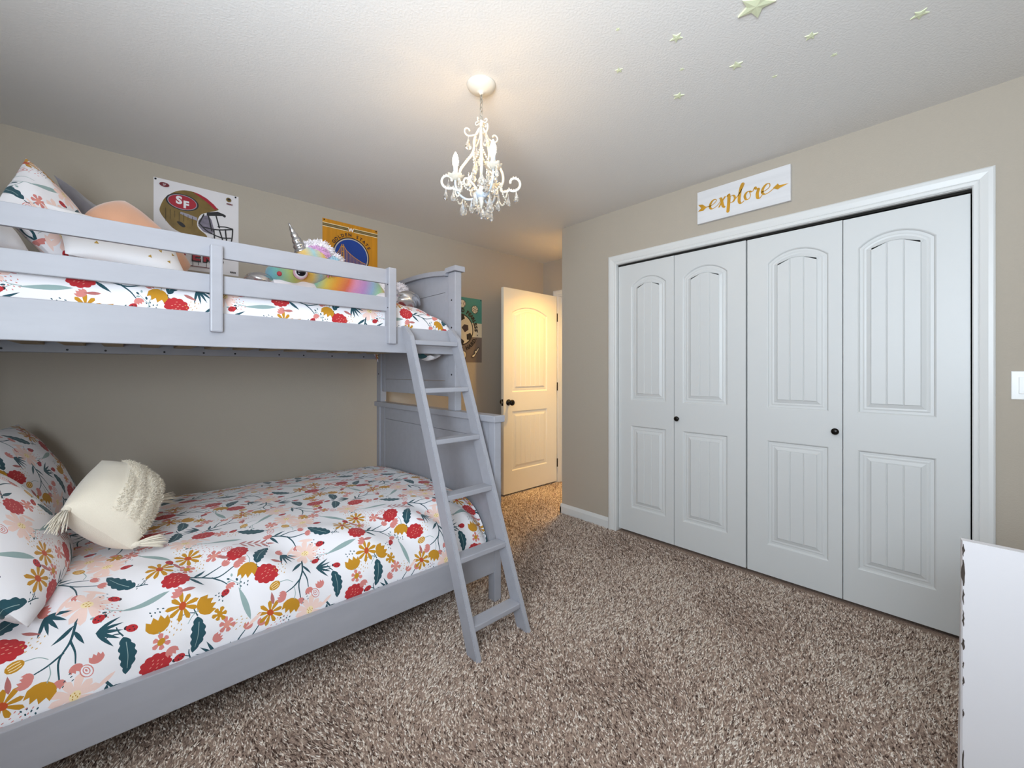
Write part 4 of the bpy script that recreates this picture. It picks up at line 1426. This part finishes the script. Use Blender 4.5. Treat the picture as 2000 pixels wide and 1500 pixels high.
F.poly('emblem_border', [(0.229 + (a - 0.229) * 1.13, 2.244 + (b - 2.244) * 1.13) for a, b in circ(0.229, 2.244, 0.070, 40, 0.044)], P_DARK)
F.poly('emblem_border', circ(0.229, 2.244, 0.071, 40, 0.045), P_GREYP)
F.poly('emblem', circ(0.229, 2.244, 0.067, 40, 0.041), P_RED)
F.lay += 1
F.text('emblem_letters', 'S', 0.212, 2.232, 0.062, P_LWHITE, 0, 0.0030)
F.text('emblem_letters', 'F', 0.246, 2.214, 0.058, P_LWHITE, 0, 0.0030)
F.poly('visor', [(0.348, 2.213), (0.404, 2.232), (0.437, 2.224), (0.449, 2.217), (0.444, 2.203), (0.429, 2.210), (0.396, 2.203), (0.348, 2.191)], P_DARK)
F.poly('face_opening', [(0.306, 2.150), (0.330, 2.188), (0.356, 2.196), (0.372, 2.172), (0.388, 2.106), (0.372, 2.080), (0.330, 2.090), (0.306, 2.120)], mat('print_lilac_grey', '#77707f', 0.5, var=0.3, vscale=40))
F.poly('strap', [(0.22, 2.184), (0.254, 2.179), (0.300, 2.168), (0.300, 2.149), (0.262, 2.156), (0.217, 2.172)], P_GREYP)
F.poly('ear_hole', smooth([(0.202, 2.121), (0.224, 2.121), (0.243, 2.102), (0.232, 2.092), (0.213, 2.104)], 3), P_DARK)
for pts in ([(0.308, 2.132), (0.334, 2.198)], [(0.356, 2.198), (0.374, 2.100)], [(0.396, 2.203), (0.414, 2.128)], [(0.325, 2.117), (0.40, 2.116), (0.484, 2.136)], [(0.404, 2.136), (0.445, 2.143), (0.486, 2.139)], [(0.484, 2.139), (0.482, 2.090), (0.474, 2.035)],
            [(0.384, 2.116), (0.388, 2.050)], [(0.308, 2.137), (0.348, 2.097), (0.392, 2.078)], [(0.413, 2.118), (0.432, 2.050)], [(0.388, 2.078), (0.430, 2.070), (0.476, 2.078)], [(0.372, 2.056), (0.420, 2.042), (0.474, 2.042)], [(0.444, 2.130), (0.452, 2.045)]):
    F.poly('face_mask', stroke(pts, 0.0036), P_DARK)
for i in range(7):
    F.poly('drip', stroke([(0.150 + i * 0.021, 2.19 - 0.004 * i), (0.150 + i * 0.021, 2.11 + 0.016 * (i % 3))], 0.0012, 0.0006), mat('print_dark_gold', '#4b3d20', 0.5))
F.poly('badge', circ(0.144, 2.324, 0.023, 24, 0.013), P_MAR); F.lay += 1
F.text('badge_letters', 'SF', 0.144, 2.318, 0.017, P_LWHITE)
F.poly('badge', circ(0.462, 2.322, 0.014, 20, 0.014), P_GOLD); F.poly('badge', circ(0.463, 2.324, 0.008, 16, 0.006), P_DARK)
F.lay += 1
F.text('small_print', '49ERS', 0.466, 2.290, 0.013, P_MAR, 0, 0.0006)
F.lay += 1
for ch, xx in zip('49ERS', (0.175, 0.226, 0.294, 0.352, 0.412)):
    F.text('big_letter', ch, xx, 1.900, 0.082, P_DARK, 0, 0.0070)
F.lay += 1
for ch, xx in zip('49ERS', (0.175, 0.226, 0.294, 0.352, 0.412)):
    F.text('big_letter', ch, xx, 1.903, 0.080, P_RED, 0, 0.0030)
for i, xx in enumerate((0.178, 0.235, 0.278, 0.306, 0.345, 0.372, 0.420)):
    F.poly('drip', stroke([(xx, 1.905), (xx, 1.872 - 0.006 * (i % 3))], 0.0014), P_DARK)
F.poly('base_line', [(0.12, 1.862), (0.40, 1.862), (0.40, 1.866), (0.12, 1.866)], P_MAR)
F.lay += 1
for k in range(3):
    F.poly('small_print', [(0.470 + k * 0.011, 1.852), (0.478 + k * 0.011, 1.850), (0.478 + k * 0.011, 1.860), (0.470 + k * 0.011, 1.862)], P_DARK)
F.build(hp_)

# --- golden state banner
gp = empty('banner', (1.255, YB, 1.90), 'golden wood-grain banner with round blue bridge emblem on the bed wall', 'banner')
G_WOOD = mat('banner_gold_grain', '#c98712', 0.6, var=0.13, vscale=22, stretch=(2.2, 1, 0.06))
poster_sheet(gp, 1.043, 1.470, 1.780, 2.356, G_WOOD)
for a in (1.055, 1.458):
    tack(gp, a, 2.346)
P_BLUE = mat('emblem_blue', '#143f93', 0.5); P_NAVY = mat('emblem_navy', '#2a1d2c', 0.5); P_BONE = mat('emblem_bone', '#c9bfae', 0.5); P_ORNG = mat('bridge_gold', '#d99a35', 0.5)
P_CREAM = mat('stripe_cream', '#f0dfb4', 0.5); P_TAN = mat('stripe_tan', '#8f7a48', 0.5)
F = Flat(wall)
F.poly('stripe', [(1.0435, 2.298), (1.4695, 2.298), (1.4695, 2.326), (1.0435, 2.326)], P_TAN)
for zz in (2.2965, 2.3235):
    F.poly('stripe', [(1.0435, zz), (1.4695, zz), (1.4695, zz + 0.0048), (1.0435, zz + 0.0048)], P_CREAM)
for zz in (2.305, 2.3165):
    F.poly('stripe', [(1.0435, zz), (1.4695, zz), (1.4695, zz + 0.0026), (1.0435, zz + 0.0026)], P_NAVY)
F.poly('letter_patch', [(1.234, 2.292), (1.276, 2.292), (1.276, 2.331), (1.234, 2.331)], G_WOOD); F.lay += 1
F.text('letter', 'W', 1.255, 2.298, 0.040, mat('letter_white', '#f4f0f2', 0.5), 0, 0.0015)
GX, GZ = 1.258, 2.110
F.poly('emblem_ring', circ(GX, GZ, 0.142, 64), P_NAVY); F.poly('emblem_ring', circ(GX, GZ, 0.134, 64), P_BONE); F.poly('emblem_disc', circ(GX, GZ, 0.126, 64), P_BLUE)
cab = [(1.200, 2.176), (1.226, 2.142), (1.277, 2.106), (1.330, 2.080), (1.372, 2.066)]
cabs = [tuple(p) for p in catmull(cab, 6)]
F.poly('bridge_cable', stroke(cab, 0.0022), P_ORNG)
F.poly('bridge_cable', stroke([(1.180, 2.176), (1.160, 2.130), (1.139, 2.100)], 0.0022), P_ORNG)
for k in range(15):
    x = 1.208 + k * 0.0105
    zt = np.interp(x, [p[0] for p in cabs], [p[1] for p in cabs])
    F.poly('bridge_hanger', stroke([(x, zt), (x + 0.002, 2.012)], 0.0014), P_ORNG)
for k in range(4):
    x = 1.172 - k * 0.0095
    F.poly('bridge_hanger', stroke([(x, np.interp(x, [1.139, 1.180], [2.100, 2.172])), (x, 2.03)], 0.0014), P_ORNG)
F.poly('bridge_tower', [(1.176, 2.02), (1.186, 2.02), (1.186, 2.186), (1.180, 2.190)], P_ORNG)
F.poly('bridge_tower', [(1.192, 2.02), (1.203, 2.02), (1.199, 2.186), (1.193, 2.190)], P_ORNG)
for zz in (2.05, 2.09, 2.13, 2.165):
    F.poly('bridge_tower', [(1.180, zz), (1.200, zz), (1.200, zz + 0.006), (1.180, zz + 0.006)], P_ORNG)
F.poly('bridge_deck', [(1.150, 2.010), (1.366, 2.010), (1.350, 2.022), (1.145, 2.022)], P_ORNG)
F.lay += 1
F.arc_text('letter_glyph', 'GOLDEN STATE', GX, GZ, 0.149, radians(153), radians(27), 0.034, P_NAVY, bold=0.0008)
F.build(gp)

# --- sports balls poster
sp = empty('poster', (2.29, YB, 1.30), 'teal, white and grey soccer ball poster beside the bunk post', 'poster')
S_TEAL = mat('poster_teal', '#4d9488', 0.6); S_CREAM = mat('poster_cream', '#e6ddc4', 0.6); S_GREY = mat('poster_grey', '#7c6f68', 0.6)
poster_sheet(sp, 2.035, 2.549, 1.683, 1.922, S_TEAL, name='sheet')
poster_sheet(sp, 2.035, 2.549, 1.547, 1.683, S_CREAM, name='sheet')
poster_sheet(sp, 2.035, 2.549, 1.301, 1.547, S_GREY, name='sheet')
tack(sp, 2.538, 1.911)
F = Flat(wall)
BX, BZ = 2.292, 1.613
F.poly('ball_outline', circ(BX, BZ, 0.152, 48), P_DARK); F.poly('soccer_ball', circ(BX, BZ, 0.141, 48), S_CREAM)
F.poly('ball_patch', [(2.305, 1.632), (2.337, 1.665), (2.382, 1.658), (2.385, 1.614), (2.343, 1.588)], mat('print_plum', '#3a2c35', 0.5))
for a in (1.46, 2.6, 3.7, 4.75, 5.72):
    cxp, czp = BX + 0.125 * cos(a), BZ + 0.125 * sin(a)
    pts = [(cxp + 0.042 * cos(a + 1.257 * k + 3.14), czp + 0.042 * sin(a + 1.257 * k + 3.14)) for k in range(5)]
    pts = [(x, z) if (x - BX) ** 2 + (z - BZ) ** 2 < 0.0210 else (BX + (x - BX) * 0.146 / sqrt((x - BX) ** 2 + (z - BZ) ** 2), BZ + (z - BZ) * 0.146 / sqrt((x - BX) ** 2 + (z - BZ) ** 2)) for x, z in pts]
    F.poly('ball_patch', pts, P_DARK)
F.lay += 1
F.arc_text('letter_glyph', 'AND FEARLESS', BX, BZ, 0.168, radians(104), radians(-4), 0.050, P_DARK, bold=0.0032)
F.arc_text('letter_glyph', 'PLAY HARD', BX, BZ, 0.206, radians(235), radians(333), 0.050, P_DARK, True, 0.0032)
for x, z in ((2.494, 1.600), (2.492, 1.566), (2.476, 1.530)):
    F.poly('dot', circ(x, z, 0.006, 10), P_DARK)
def ball_icon(x, z, r, kind):
    F.poly('icon_outline', circ(x, z, r * 1.14, 28), P_DARK); F.poly('icon', circ(x, z, r, 28), S_CREAM)
    if kind == 0:
        for s in (-1, 1):
            F.poly('icon_seam', stroke([(x + s * r * 0.75, z + r * 0.6), (x + s * r * 0.38, z), (x + s * r * 0.75, z - r * 0.6)], 0.003), P_MAR)
    else:
        for a in (0.5, 2.6, 4.7):
            F.poly('icon_seam', stroke([(x, z), (x + r * 0.5 * cos(a), z + r * 0.5 * sin(a)), (x + r * 0.95 * cos(a + 0.6), z + r * 0.95 * sin(a + 0.6))], 0.0022), P_DARK)
            F.poly('icon_seam', stroke([(x + r * 0.35 * cos(a + 1), z + r * 0.35 * sin(a + 1)), (x + r * 0.7 * cos(a + 1.1), z + r * 0.7 * sin(a + 1.1)), (x + r * 0.97 * cos(a + 1.5), z + r * 0.97 * sin(a + 1.5))], 0.0022), P_DARK)
ball_icon(2.313, 1.860, 0.035, 0); ball_icon(2.461, 1.816, 0.036, 1); ball_icon(2.130, 1.825, 0.036, 1)
ball_icon(2.110, 1.385, 0.036, 0)
F.poly('icon_outline', smooth([(2.285, 1.36), (2.295, 1.405), (2.325, 1.412), (2.352, 1.395), (2.355, 1.36), (2.335, 1.328), (2.310, 1.322)], 4), P_DARK)
F.poly('icon', smooth([(2.291, 1.362), (2.299, 1.400), (2.325, 1.406), (2.346, 1.392), (2.349, 1.362), (2.331, 1.334), (2.312, 1.328)], 4), S_CREAM)
F.poly('icon_seam', stroke([(2.318, 1.40), (2.330, 1.37), (2.322, 1.335)], 0.002), P_DARK)
F.poly('icon_outline', smooth([(2.420, 1.352), (2.446, 1.350), (2.470, 1.378), (2.500, 1.420), (2.512, 1.440), (2.494, 1.446), (2.474, 1.420), (2.456, 1.425), (2.450, 1.385), (2.424, 1.372)], 4), P_DARK)
F.poly('icon', smooth([(2.426, 1.357), (2.445, 1.356), (2.466, 1.382), (2.494, 1.420), (2.504, 1.437), (2.496, 1.440), (2.474, 1.412), (2.460, 1.416), (2.456, 1.384), (2.430, 1.368)], 4), S_CREAM)
F.poly('icon_seam', stroke([(2.452, 1.392), (2.470, 1.392)], 0.002), P_DARK)
F.build(sp)

# ------------------------------------------------------------------ "explore" sign over the closet
sg = empty('wall_sign', (XC, 0.897, 2.166), 'white wooden sign reading explore in gold script above the closet', 'sign')
box('board', (XC - 0.024, 0.640, 2.166), (XC - 0.002, 1.155, 2.371), mat('whitewashed_board', '#dcdbdc', 0.6, var=0.05, vscale=18, stretch=(1, 0.12, 1.4)), sg, 0.0015)
M_FOIL = mat('gold_foil_lettering', '#cf9a2e', 0.45, metal=0.35, var=0.15, vscale=14)
sgp = lambda a, b, d: (XC - 0.024 - d, a, b)
F = Flat(sgp)
def brush(pts, w, name='script_stroke'):
    """brush stroke with thick down-strokes and thin up-strokes"""
    P = catmull(pts, 7); L, R = [], []
    for i, p in enumerate(P):
        t = P[min(i + 1, len(P) - 1)] - P[max(i - 1, 0)]; t = t / (np.linalg.norm(t) + 1e-9)
        down = max(0.0, -t[1])
        ww = w * (0.30 + 0.70 * down)
        if i == 0 or i == len(P) - 1: ww *= 0.4
        nn = V(-t[1], t[0]) * ww
        L.append(tuple(p + nn)); R.append(tuple(p - nn))
    n = len(P)
    F.lay += 0.15
    F.tri(name, L + R, [(i, i + 1, n + i + 1, n + i) for i in range(n - 1)], M_FOIL)
brush([(1.096, 2.262), (1.070, 2.262), (1.048, 2.272), (1.036, 2.285), (1.043, 2.295), (1.058, 2.291), (1.072, 2.274), (1.074, 2.252), (1.062, 2.240), (1.042, 2.246), (1.024, 2.258), (1.014, 2.272)], 0.0075)
brush([(1.021, 2.292), (1.010, 2.290), (1.003, 2.266), (0.996, 2.238), (0.984, 2.228)], 0.0085)
brush([(0.982, 2.296), (1.000, 2.272), (1.022, 2.236)], 0.0055)
brush([(0.976, 2.290), (0.965, 2.300), (0.962, 2.280), (0.964, 2.240), (0.969, 2.190)], 0.0095)
brush([(0.966, 2.262), (0.950, 2.286), (0.934, 2.284), (0.928, 2.266), (0.938, 2.250), (0.955, 2.246)], 0.006)
brush([(0.940, 2.252), (0.915, 2.272), (0.893, 2.302), (0.877, 2.335), (0.884, 2.342), (0.894, 2.320), (0.902, 2.275), (0.904, 2.240), (0.893, 2.226), (0.876, 2.236)], 0.0085)
brush([(0.848, 2.284), (0.863, 2.280), (0.873, 2.262), (0.866, 2.240), (0.850, 2.240), (0.842, 2.258), (0.848, 2.282), (0.836, 2.276), (0.826, 2.280)], 0.0070)
brush([(0.830, 2.276), (0.820, 2.296), (0.812, 2.286), (0.800, 2.280), (0.806, 2.256), (0.804, 2.232), (0.793, 2.226), (0.780, 2.240)], 0.0085)
brush([(0.785, 2.256), (0.760, 2.262), (0.742, 2.276), (0.744, 2.294), (0.760, 2.294), (0.776, 2.276), (0.780, 2.254), (0.768, 2.240), (0.746, 2.244), (0.722, 2.258), (0.700, 2.262)], 0.0075)
F.poly('arrow_fletching', [(1.149, 2.290), (1.120, 2.284), (1.099, 2.264), (1.086, 2.2635), (1.086, 2.2605), (1.099, 2.258), (1.116, 2.244), (1.151, 2.247), (1.129, 2.264)][::-1], M_FOIL)
F.poly('arrow_head', [(0.726, 2.262), (0.702, 2.280), (0.694, 2.268), (0.648, 2.264), (0.690, 2.252), (0.702, 2.246)], M_FOIL)
F.build(sg)

# ================================================================== GLOW STARS ON THE CEILING
M_STAR = mat('glow_star_plastic', '#dfe4c0', 0.45)
stars = [((1.532, 0.462), 0.060, 0.2, 'large glow star at the top edge of the photo'),
         ((1.470, 0.706), 0.024, 0.5, 'small glow star nearest the chandelier side below the large star'),
         ((1.824, 0.370), 0.022, 1.0, 'small glow star to the right of the large star'),
         ((1.987, 0.094), 0.026, 1.4, 'small glow star farthest right on the ceiling'),
         ((1.779, 0.607), 0.026, 0.8, 'small glow star in the middle of the ceiling cluster'),
         ((1.788, 0.849), 0.025, 0.1, 'small glow star nearest the explore sign'),
         ((1.999, 0.331), 0.012, 0.4, 'tiny glow star between the right-hand stars'),
         ((1.964, 0.523), 0.011, 0.9, 'tiny glow star above the closet side of the cluster'),
         ((1.641, 0.765), 0.010, 0.3, 'tiny glow star between two small stars on the left'),
         ((1.281, 0.831), 0.009, 0.6, 'tiny glow star highest on the left'),
         ((1.458, 0.941), 0.017, 1.1, 'little glow star lowest on the left')]
for (x, y), r, a, lab in stars:
    n = 5; vv = []
    for zz, sc in ((CEIL, 1.0), (CEIL - r * 0.10, 0.97)):
        for k in range(10):
            rr = (r if k % 2 == 0 else r * 0.46) * sc
            vv.append((x + rr * cos(a + k * pi / 5), y + rr * sin(a + k * pi / 5), zz))
    vv.append((x, y, CEIL - r * 0.16))
    ff = [(k, (k + 1) % 10, 10 + (k + 1) % 10, 10 + k) for k in range(10)] + [(10 + k, 10 + (k + 1) % 10, 20) for k in range(10)] + [tuple(range(9, -1, -1))]
    mesh('glow_star', vv, ff, M_STAR, None, label=lab, cat='star', group='glow stars on the ceiling')

# ================================================================== CHANDELIER
CX, CY = 1.100, 1.388
M_CHW = mat('white_enamel_iron', '#dcd6ca', 0.35)
M_CRY = mat('clear_crystal', '#fdfbf6', 0.03, trans=0.92, spec=0.5)
M_CRY.node_tree.nodes['Principled BSDF'].inputs['IOR'].default_value = 1.45
M_BEAD = mat('pearl_bead', '#f4eee0', 0.12, trans=0.45)
M_BULB = mat('lit_bulb', '#ffd596', 0.3, emit=84.0)
M_CHAIN = mat('nickel_chain', '#b9b2a6', 0.3, metal=0.8)
ch = empty('chandelier', (CX, CY, CEIL), 'white three-candle chandelier with crystal drops hanging from the ceiling', 'chandelier')
# camera-facing reference frame only used as the fixture's own rotation about its stem
CROT = ANG - pi / 2
def cp(r, a, z):
    a = a + CROT
    return (CX + r * cos(a), CY + r * sin(a), z)
v, f = lathe([(0.062, 0.0), (0.062, -0.004), (0.058, -0.012), (0.044, -0.024), (0.022, -0.032), (0.010, -0.036), (0.008, -0.042)], (CX, CY, CEIL), (0, 0, 1), 32)
mesh('canopy', v, f, M_CHW, ch, True)
# chain links and cord
mb = MB()
for k in range(6):
    zc = 2.392 - k * 0.019
    pts = []
    for q in range(13):
        t = 2 * pi * q / 12
        o = (0.0062 * cos(t), 0.012 * sin(t))
        pts.append((CX + (o[0] if k % 2 else 0), CY + (0 if k % 2 else o[0]), zc + o[1]))
    mb.add(*tube(pts, 0.0016, 6, False))
mb.add(*tube([(CX + 0.002, CY, 2.40), (CX - 0.003, CY + 0.002, 2.34), (CX, CY, 2.28)], 0.0018, 6))
mb.build('chain', M_CHAIN, ch, True)
# centre column and bottom hub
v, f = lathe([(0.004, 2.290), (0.010, 2.284), (0.008, 2.272), (0.006, 2.255), (0.009, 2.235), (0.006, 2.21), (0.005, 2.16), (0.008, 2.13), (0.006, 2.10), (0.006, 2.02), (0.010, 2.00), (0.016, 1.985), (0.020, 1.972), (0.018, 1.958), (0.010, 1.946), (0.012, 1.938), (0.008, 1.926), (0.003, 1.912), (0.0005, 1.906)], (CX, CY, 0), (0, 0, 1), 20)
mesh('column', v, f, M_CHW, ch, True)
v, f = lathe([(0.006, 1.990), (0.022, 1.984), (0.028, 1.972), (0.022, 1.958), (0.008, 1.950)], (CX, CY, 0), (0, 0, 1), 20)
mesh('hub', v, f, mat('blue_grey_enamel', '#c3ccd6', 0.35), ch, True)

def crystal(name, top, L, R, parent, flat=0.55, ang=0.0):
    """faceted pear drop hanging from point top"""
    x, y, z = top
    prof = [(0.03, 0.0), (0.16, 0.06), (0.42, 0.30), (0.86, 0.58), (1.0, 0.74), (0.80, 0.90), (0.35, 0.98), (0.03, 1.0)]
    vv, ff = [], []
    n = 8
    for r, h in prof:
        for k in range(n):
            a = 2 * pi * (k + 0.5) / n
            dx, dy = R * r * cos(a), R * r * sin(a) * flat
            vv.append((x + dx * cos(ang) - dy * sin(ang), y + dx * sin(ang) + dy * cos(ang), z - 0.008 - L * h))
    for i in range(len(prof) - 1):
        for k in range(n):
            ff.append((i * n + k, i * n + (k + 1) % n, (i + 1) * n + (k + 1) % n, (i + 1) * n + k))
    ff += [tuple(range(n)), tuple((len(prof) - 1) * n + k for k in range(n - 1, -1, -1))]
    o = mesh(name, vv, ff, M_CRY, parent)
    v, f = tube([(x, y, z), (x, y, z - 0.010)], 0.0010, 5)
    mesh('hook', v, f, M_CHW, o)
    return o

def beads(name, pts, parent, r=0.0046, m=None):
    mb = MB()
    bmv = bmesh.new(); bmesh.ops.create_icosphere(bmv, subdivisions=1, radius=r); bmv.verts.index_update()
    bv = [tuple(p.co) for p in bmv.verts]; bf = [[q.index for q in fc.verts] for fc in bmv.faces]; bmv.free()
    for p in pts:
        mb.add([(p[0] + q[0], p[1] + q[1], p[2] + q[2]) for q in bv], bf)
    return mb.build(name, m or M_BEAD, parent, True)

def even(pts, step):
    P = np.array(pts); L = np.concatenate([[0], np.cumsum(np.linalg.norm(np.diff(P, axis=0), axis=1))])
    s = np.arange(0, L[-1], step)
    return [tuple(np.interp(q, L, P[:, k]) for k in range(3)) for q in s]

def spiral(cx_, cz_, r0, r1, a0, a1, n=16):
    return [(cx_ + (r0 + (r1 - r0) * k / n) * cos(a0 + (a1 - a0) * k / n), cz_ + (r0 + (r1 - r0) * k / n) * sin(a0 + (a1 - a0) * k / n)) for k in range(n + 1)]

# tall S-scroll ribs: from the top of the column, out, down and curling up at the rim
for i, a in enumerate((radians(5), radians(95), radians(185), radians(275))):
    rz = [(0.006, 2.255), (0.018, 2.235), (0.030, 2.20), (0.030, 2.170), (0.040, 2.140), (0.066, 2.105), (0.088, 2.072), (0.094, 2.035), (0.084, 2.000), (0.092, 1.985), (0.118, 1.990)]
    rz = [tuple(p) for p in catmull(rz, 5)] + spiral(0.140, 2.024, 0.036, 0.014, -2.2, 3.3, 18)
    pts = [cp(r, a, z) for r, z in rz]
    rib = mesh('scroll_rib', *tube(pts, 0.0055, 8), M_CHW, ch, True)
    beads('bead_trim', [(p[0], p[1], p[2] + 0.006) for p in even(pts, 0.011)[5:]], rib, 0.0040)
    # small upper curl
    rz2 = [(0.008, 2.25), (0.020, 2.225), (0.046, 2.212)] ; rz2 = [tuple(p) for p in catmull(rz2, 5)] + spiral(0.060, 2.228, 0.020, 0.007, -1.9, 3.0, 14)
    mesh('upper_curl', *tube([cp(r, a + 0.35, z) for r, z in rz2], 0.0034, 7), M_CHW, ch, True)
    rz3 = [(0.004, 2.285), (0.012, 2.278)] + spiral(0.022, 2.283, 0.010, 0.004, -2.2, 3.0, 12)
    mesh('upper_curl', *tube([cp(r, a - 0.6, z) for r, z in rz3], 0.0026, 7), M_CHW, ch, True)
    crystal('crystal_drop', cp(0.058, a + 0.35, 2.208), 0.050, 0.016, ch, 0.6, a)
    crystal('crystal_drop', cp(0.150, a, 2.000), 0.050, 0.019, ch, 0.55, a + 1.0)
    crystal('crystal_drop', cp(0.118, a + 0.12, 1.984), 0.046, 0.014, ch, 0.55, a)
    crystal('crystal_drop', cp(0.075, a - 0.35, 1.955), 0.056, 0.016, ch, 0.55, a + 0.4)
    crystal('crystal_drop', cp(0.046, a + 0.9, 2.095), 0.052, 0.016, ch, 0.55, a + 0.8)
    crystal('crystal_drop', cp(0.060, a + 0.5, 2.050), 0.060, 0.018, ch, 0.55, a + 0.2)
    # inner scroll
    rz4 = [(0.012, 1.975), (0.035, 2.000), (0.060, 2.020)]; rz4 = [tuple(p) for p in catmull(rz4, 5)] + spiral(0.070, 2.002, 0.020, 0.007, 1.9, -3.4, 14)
    mesh('inner_scroll', *tube([cp(r, a + 0.55, z) for r, z in rz4], 0.0046, 7), M_CHW, ch, True)
    # swags of beads
    p0, p1 = cp(0.030, a, 2.165), cp(0.030, a + 1.571, 2.165)
    sw_ = [tuple(V(*p0) * (1 - t) + V(*p1) * t + V(0, 0, -0.055 * 4 * t * (1 - t)) + V(0.5 * (p0[0] + p1[0]) - CX, 0.5 * (p0[1] + p1[1]) - CY, 0) * 3.2 * t * (1 - t)) for t in (k / 24 for k in range(25))]
    beads('bead_strand', even(sw_, 0.0105), ch)
    q0, q1 = cp(0.112, a, 1.985), cp(0.112, a + 0.785, 1.985)
    sw2 = [tuple(V(*q0) * (1 - t) + V(*q1) * t + V(0, 0, -0.040 * 4 * t * (1 - t))) for t in (k / 20 for k in range(21))]
    beads('bead_strand', even(sw2, 0.0105), ch)
    q0, q1 = cp(0.112, a + 0.785, 1.985), cp(0.112, a + 1.571, 1.985)
    sw2 = [tuple(V(*q0) * (1 - t) + V(*q1) * t + V(0, 0, -0.040 * 4 * t * (1 - t))) for t in (k / 20 for k in range(21))]
    beads('bead_strand', even(sw2, 0.0105), ch)
# candle arms with bobeche, candle sleeve and bulb
for i, a in enumerate((radians(180), radians(-60), radians(60))):
    rz = [(0.014, 1.968), (0.035, 1.952), (0.066, 1.952), (0.096, 1.975), (0.110, 2.010), (0.110, 2.040)]
    arm = mesh('candle_arm', *tube([cp(r, a, z) for r, z in [tuple(p) for p in catmull(rz, 6)]], 0.0050, 8), mat('blue_grey_enamel', '#c3ccd6', 0.35), ch, True)
    c0 = cp(0.110, a, 0)
    # scalloped bobeche
    vv, ff = [], []
    n = 40
    prof = [(0.006, 2.030), (0.018, 2.032), (0.030, 2.040), (0.036, 2.050), (0.034, 2.052), (0.020, 2.040), (0.008, 2.038)]
    for r, z in prof:
        for k in range(n):
            t = 2 * pi * k / n
            s = 1 + 0.09 * cos(8 * t) * (r / 0.036)
            vv.append((c0[0] + r * s * cos(t), c0[1] + r * s * sin(t), z + 0.003 * cos(8 * t) * r / 0.036))
    for q in range(len(prof) - 1):
        for k in range(n):
            ff.append((q * n + k, q * n + (k + 1) % n, (q + 1) * n + (k + 1) % n, (q + 1) * n + k))
    mesh('bobeche', vv, ff, M_CRY if False else M_BEAD, ch, True)
    v, f = lathe([(0.0095, 2.036), (0.0098, 2.086), (0.0085, 2.090)], (c0[0], c0[1], 0), (0, 0, 1), 16)
    mesh('candle_sleeve', v, f, mat('blue_grey_enamel', '#c3ccd6', 0.35), ch, True)
    v, f = lathe([(0.007, 2.090), (0.011, 2.098), (0.0135, 2.112), (0.012, 2.126), (0.0075, 2.140), (0.003, 2.150), (0.0005, 2.154)], (c0[0], c0[1], 0), (0, 0, 1), 16)
    mesh('bulb', v, f, M_BULB, ch, True, label='lit flame-shaped bulb')
    for k in range(3):
        p = cp(0.110 + 0.030 * cos(k * 2.1), a + 0.25 * sin(k * 2.1), 2.036)
        crystal('crystal_drop', p, 0.040, 0.012, ch, 0.55, a + k)
    crystal('crystal_drop', cp(0.080, a, 1.950), 0.062, 0.014, ch, 0.6, a)
    crystal('crystal_drop', cp(0.045, a + 0.5, 1.948), 0.058, 0.017, ch, 0.5, a + 0.5)
    crystal('crystal_drop', cp(0.030, a - 0.6, 2.135), 0.052, 0.015, ch, 0.5, a)

# ================================================================== WHITE DISTRESSED PANEL AT THE RIGHT EDGE
M_DIST = mat('chipped_white_paint', '#cfccce', 0.55, bump=0.06, bscale=60)
M_CHIP = mat('bare_dark_wood', '#3a3029', 0.8)
PXN = 1.480
panel = empty('painted_panel', (PXN + 0.012, -0.35, 0), 'white distressed wooden furniture end panel with chipped edge, bottom right', 'furniture')
zt = 0.806
# end board: its long edge swells slightly towards the foot
ys0 = [(-0.0035, 0.0), (-0.0035, zt)]
vv = []
rows = 24
for k in range(rows + 1):
    z = zt * k / rows
    sw_ = 0.0125 - 0.009 * (z / zt) ** 0.8          # how far the far arris stands out
    vv += [(PXN, -0.0035, z), (PXN + 0.004, -0.0035 + sw_ * 0.5, z), (PXN + 0.022, sw_ * 0.95 - 0.0035, z), (PXN + 0.024, -0.72, z), (PXN, -0.72, z)]
ff = []
for k in range(rows):
    for j in range(5):
        ff.append((k * 5 + j, k * 5 + (j + 1) % 5, (k + 1) * 5 + (j + 1) % 5, (k + 1) * 5 + j))
ff += [(4, 3, 2, 1, 0), tuple(rows * 5 + j for j in range(5))]
mesh('board', vv, ff, M_DIST, panel)
r_ = random.Random(9)
for z0, z1, w in ((0.868, 0.892, 0.0018), (0.812, 0.862, 0.0030), (0.776, 0.806, 0.0014), (0.735, 0.766, 0.0016), (0.690, 0.712, 0.0022), (0.655, 0.668, 0.0012), (0.622, 0.640, 0.0014), (0.560, 0.578, 0.0012), (0.44, 0.50, 0.0016), (0.34, 0.38, 0.003)):
    z0, z1 = 0.806 - (0.898 - z0) * 1.27, 0.806 - (0.898 - z1) * 1.27
    n = 7; vv = []
    for k in range(n):
        z = z0 + (z1 - z0) * k / (n - 1)
        ww = w * (0.25 + abs(sin(3.1 * k / (n - 1)))) * r_.uniform(0.6, 1.2)
        yc = -0.0045 + r_.uniform(-0.0008, 0.0008)
        vv += [(PXN - 0.0003, yc - ww, z), (PXN - 0.0003, yc + ww, z)]
    vv += [(PXN + 0.0008, y, z) for x, y, z in vv]
    ff = [(2 * k, 2 * k + 1, 2 * k + 3, 2 * k + 2) for k in range(n - 1)]
    mesh('paint_chip', vv, ff, M_CHIP, panel)
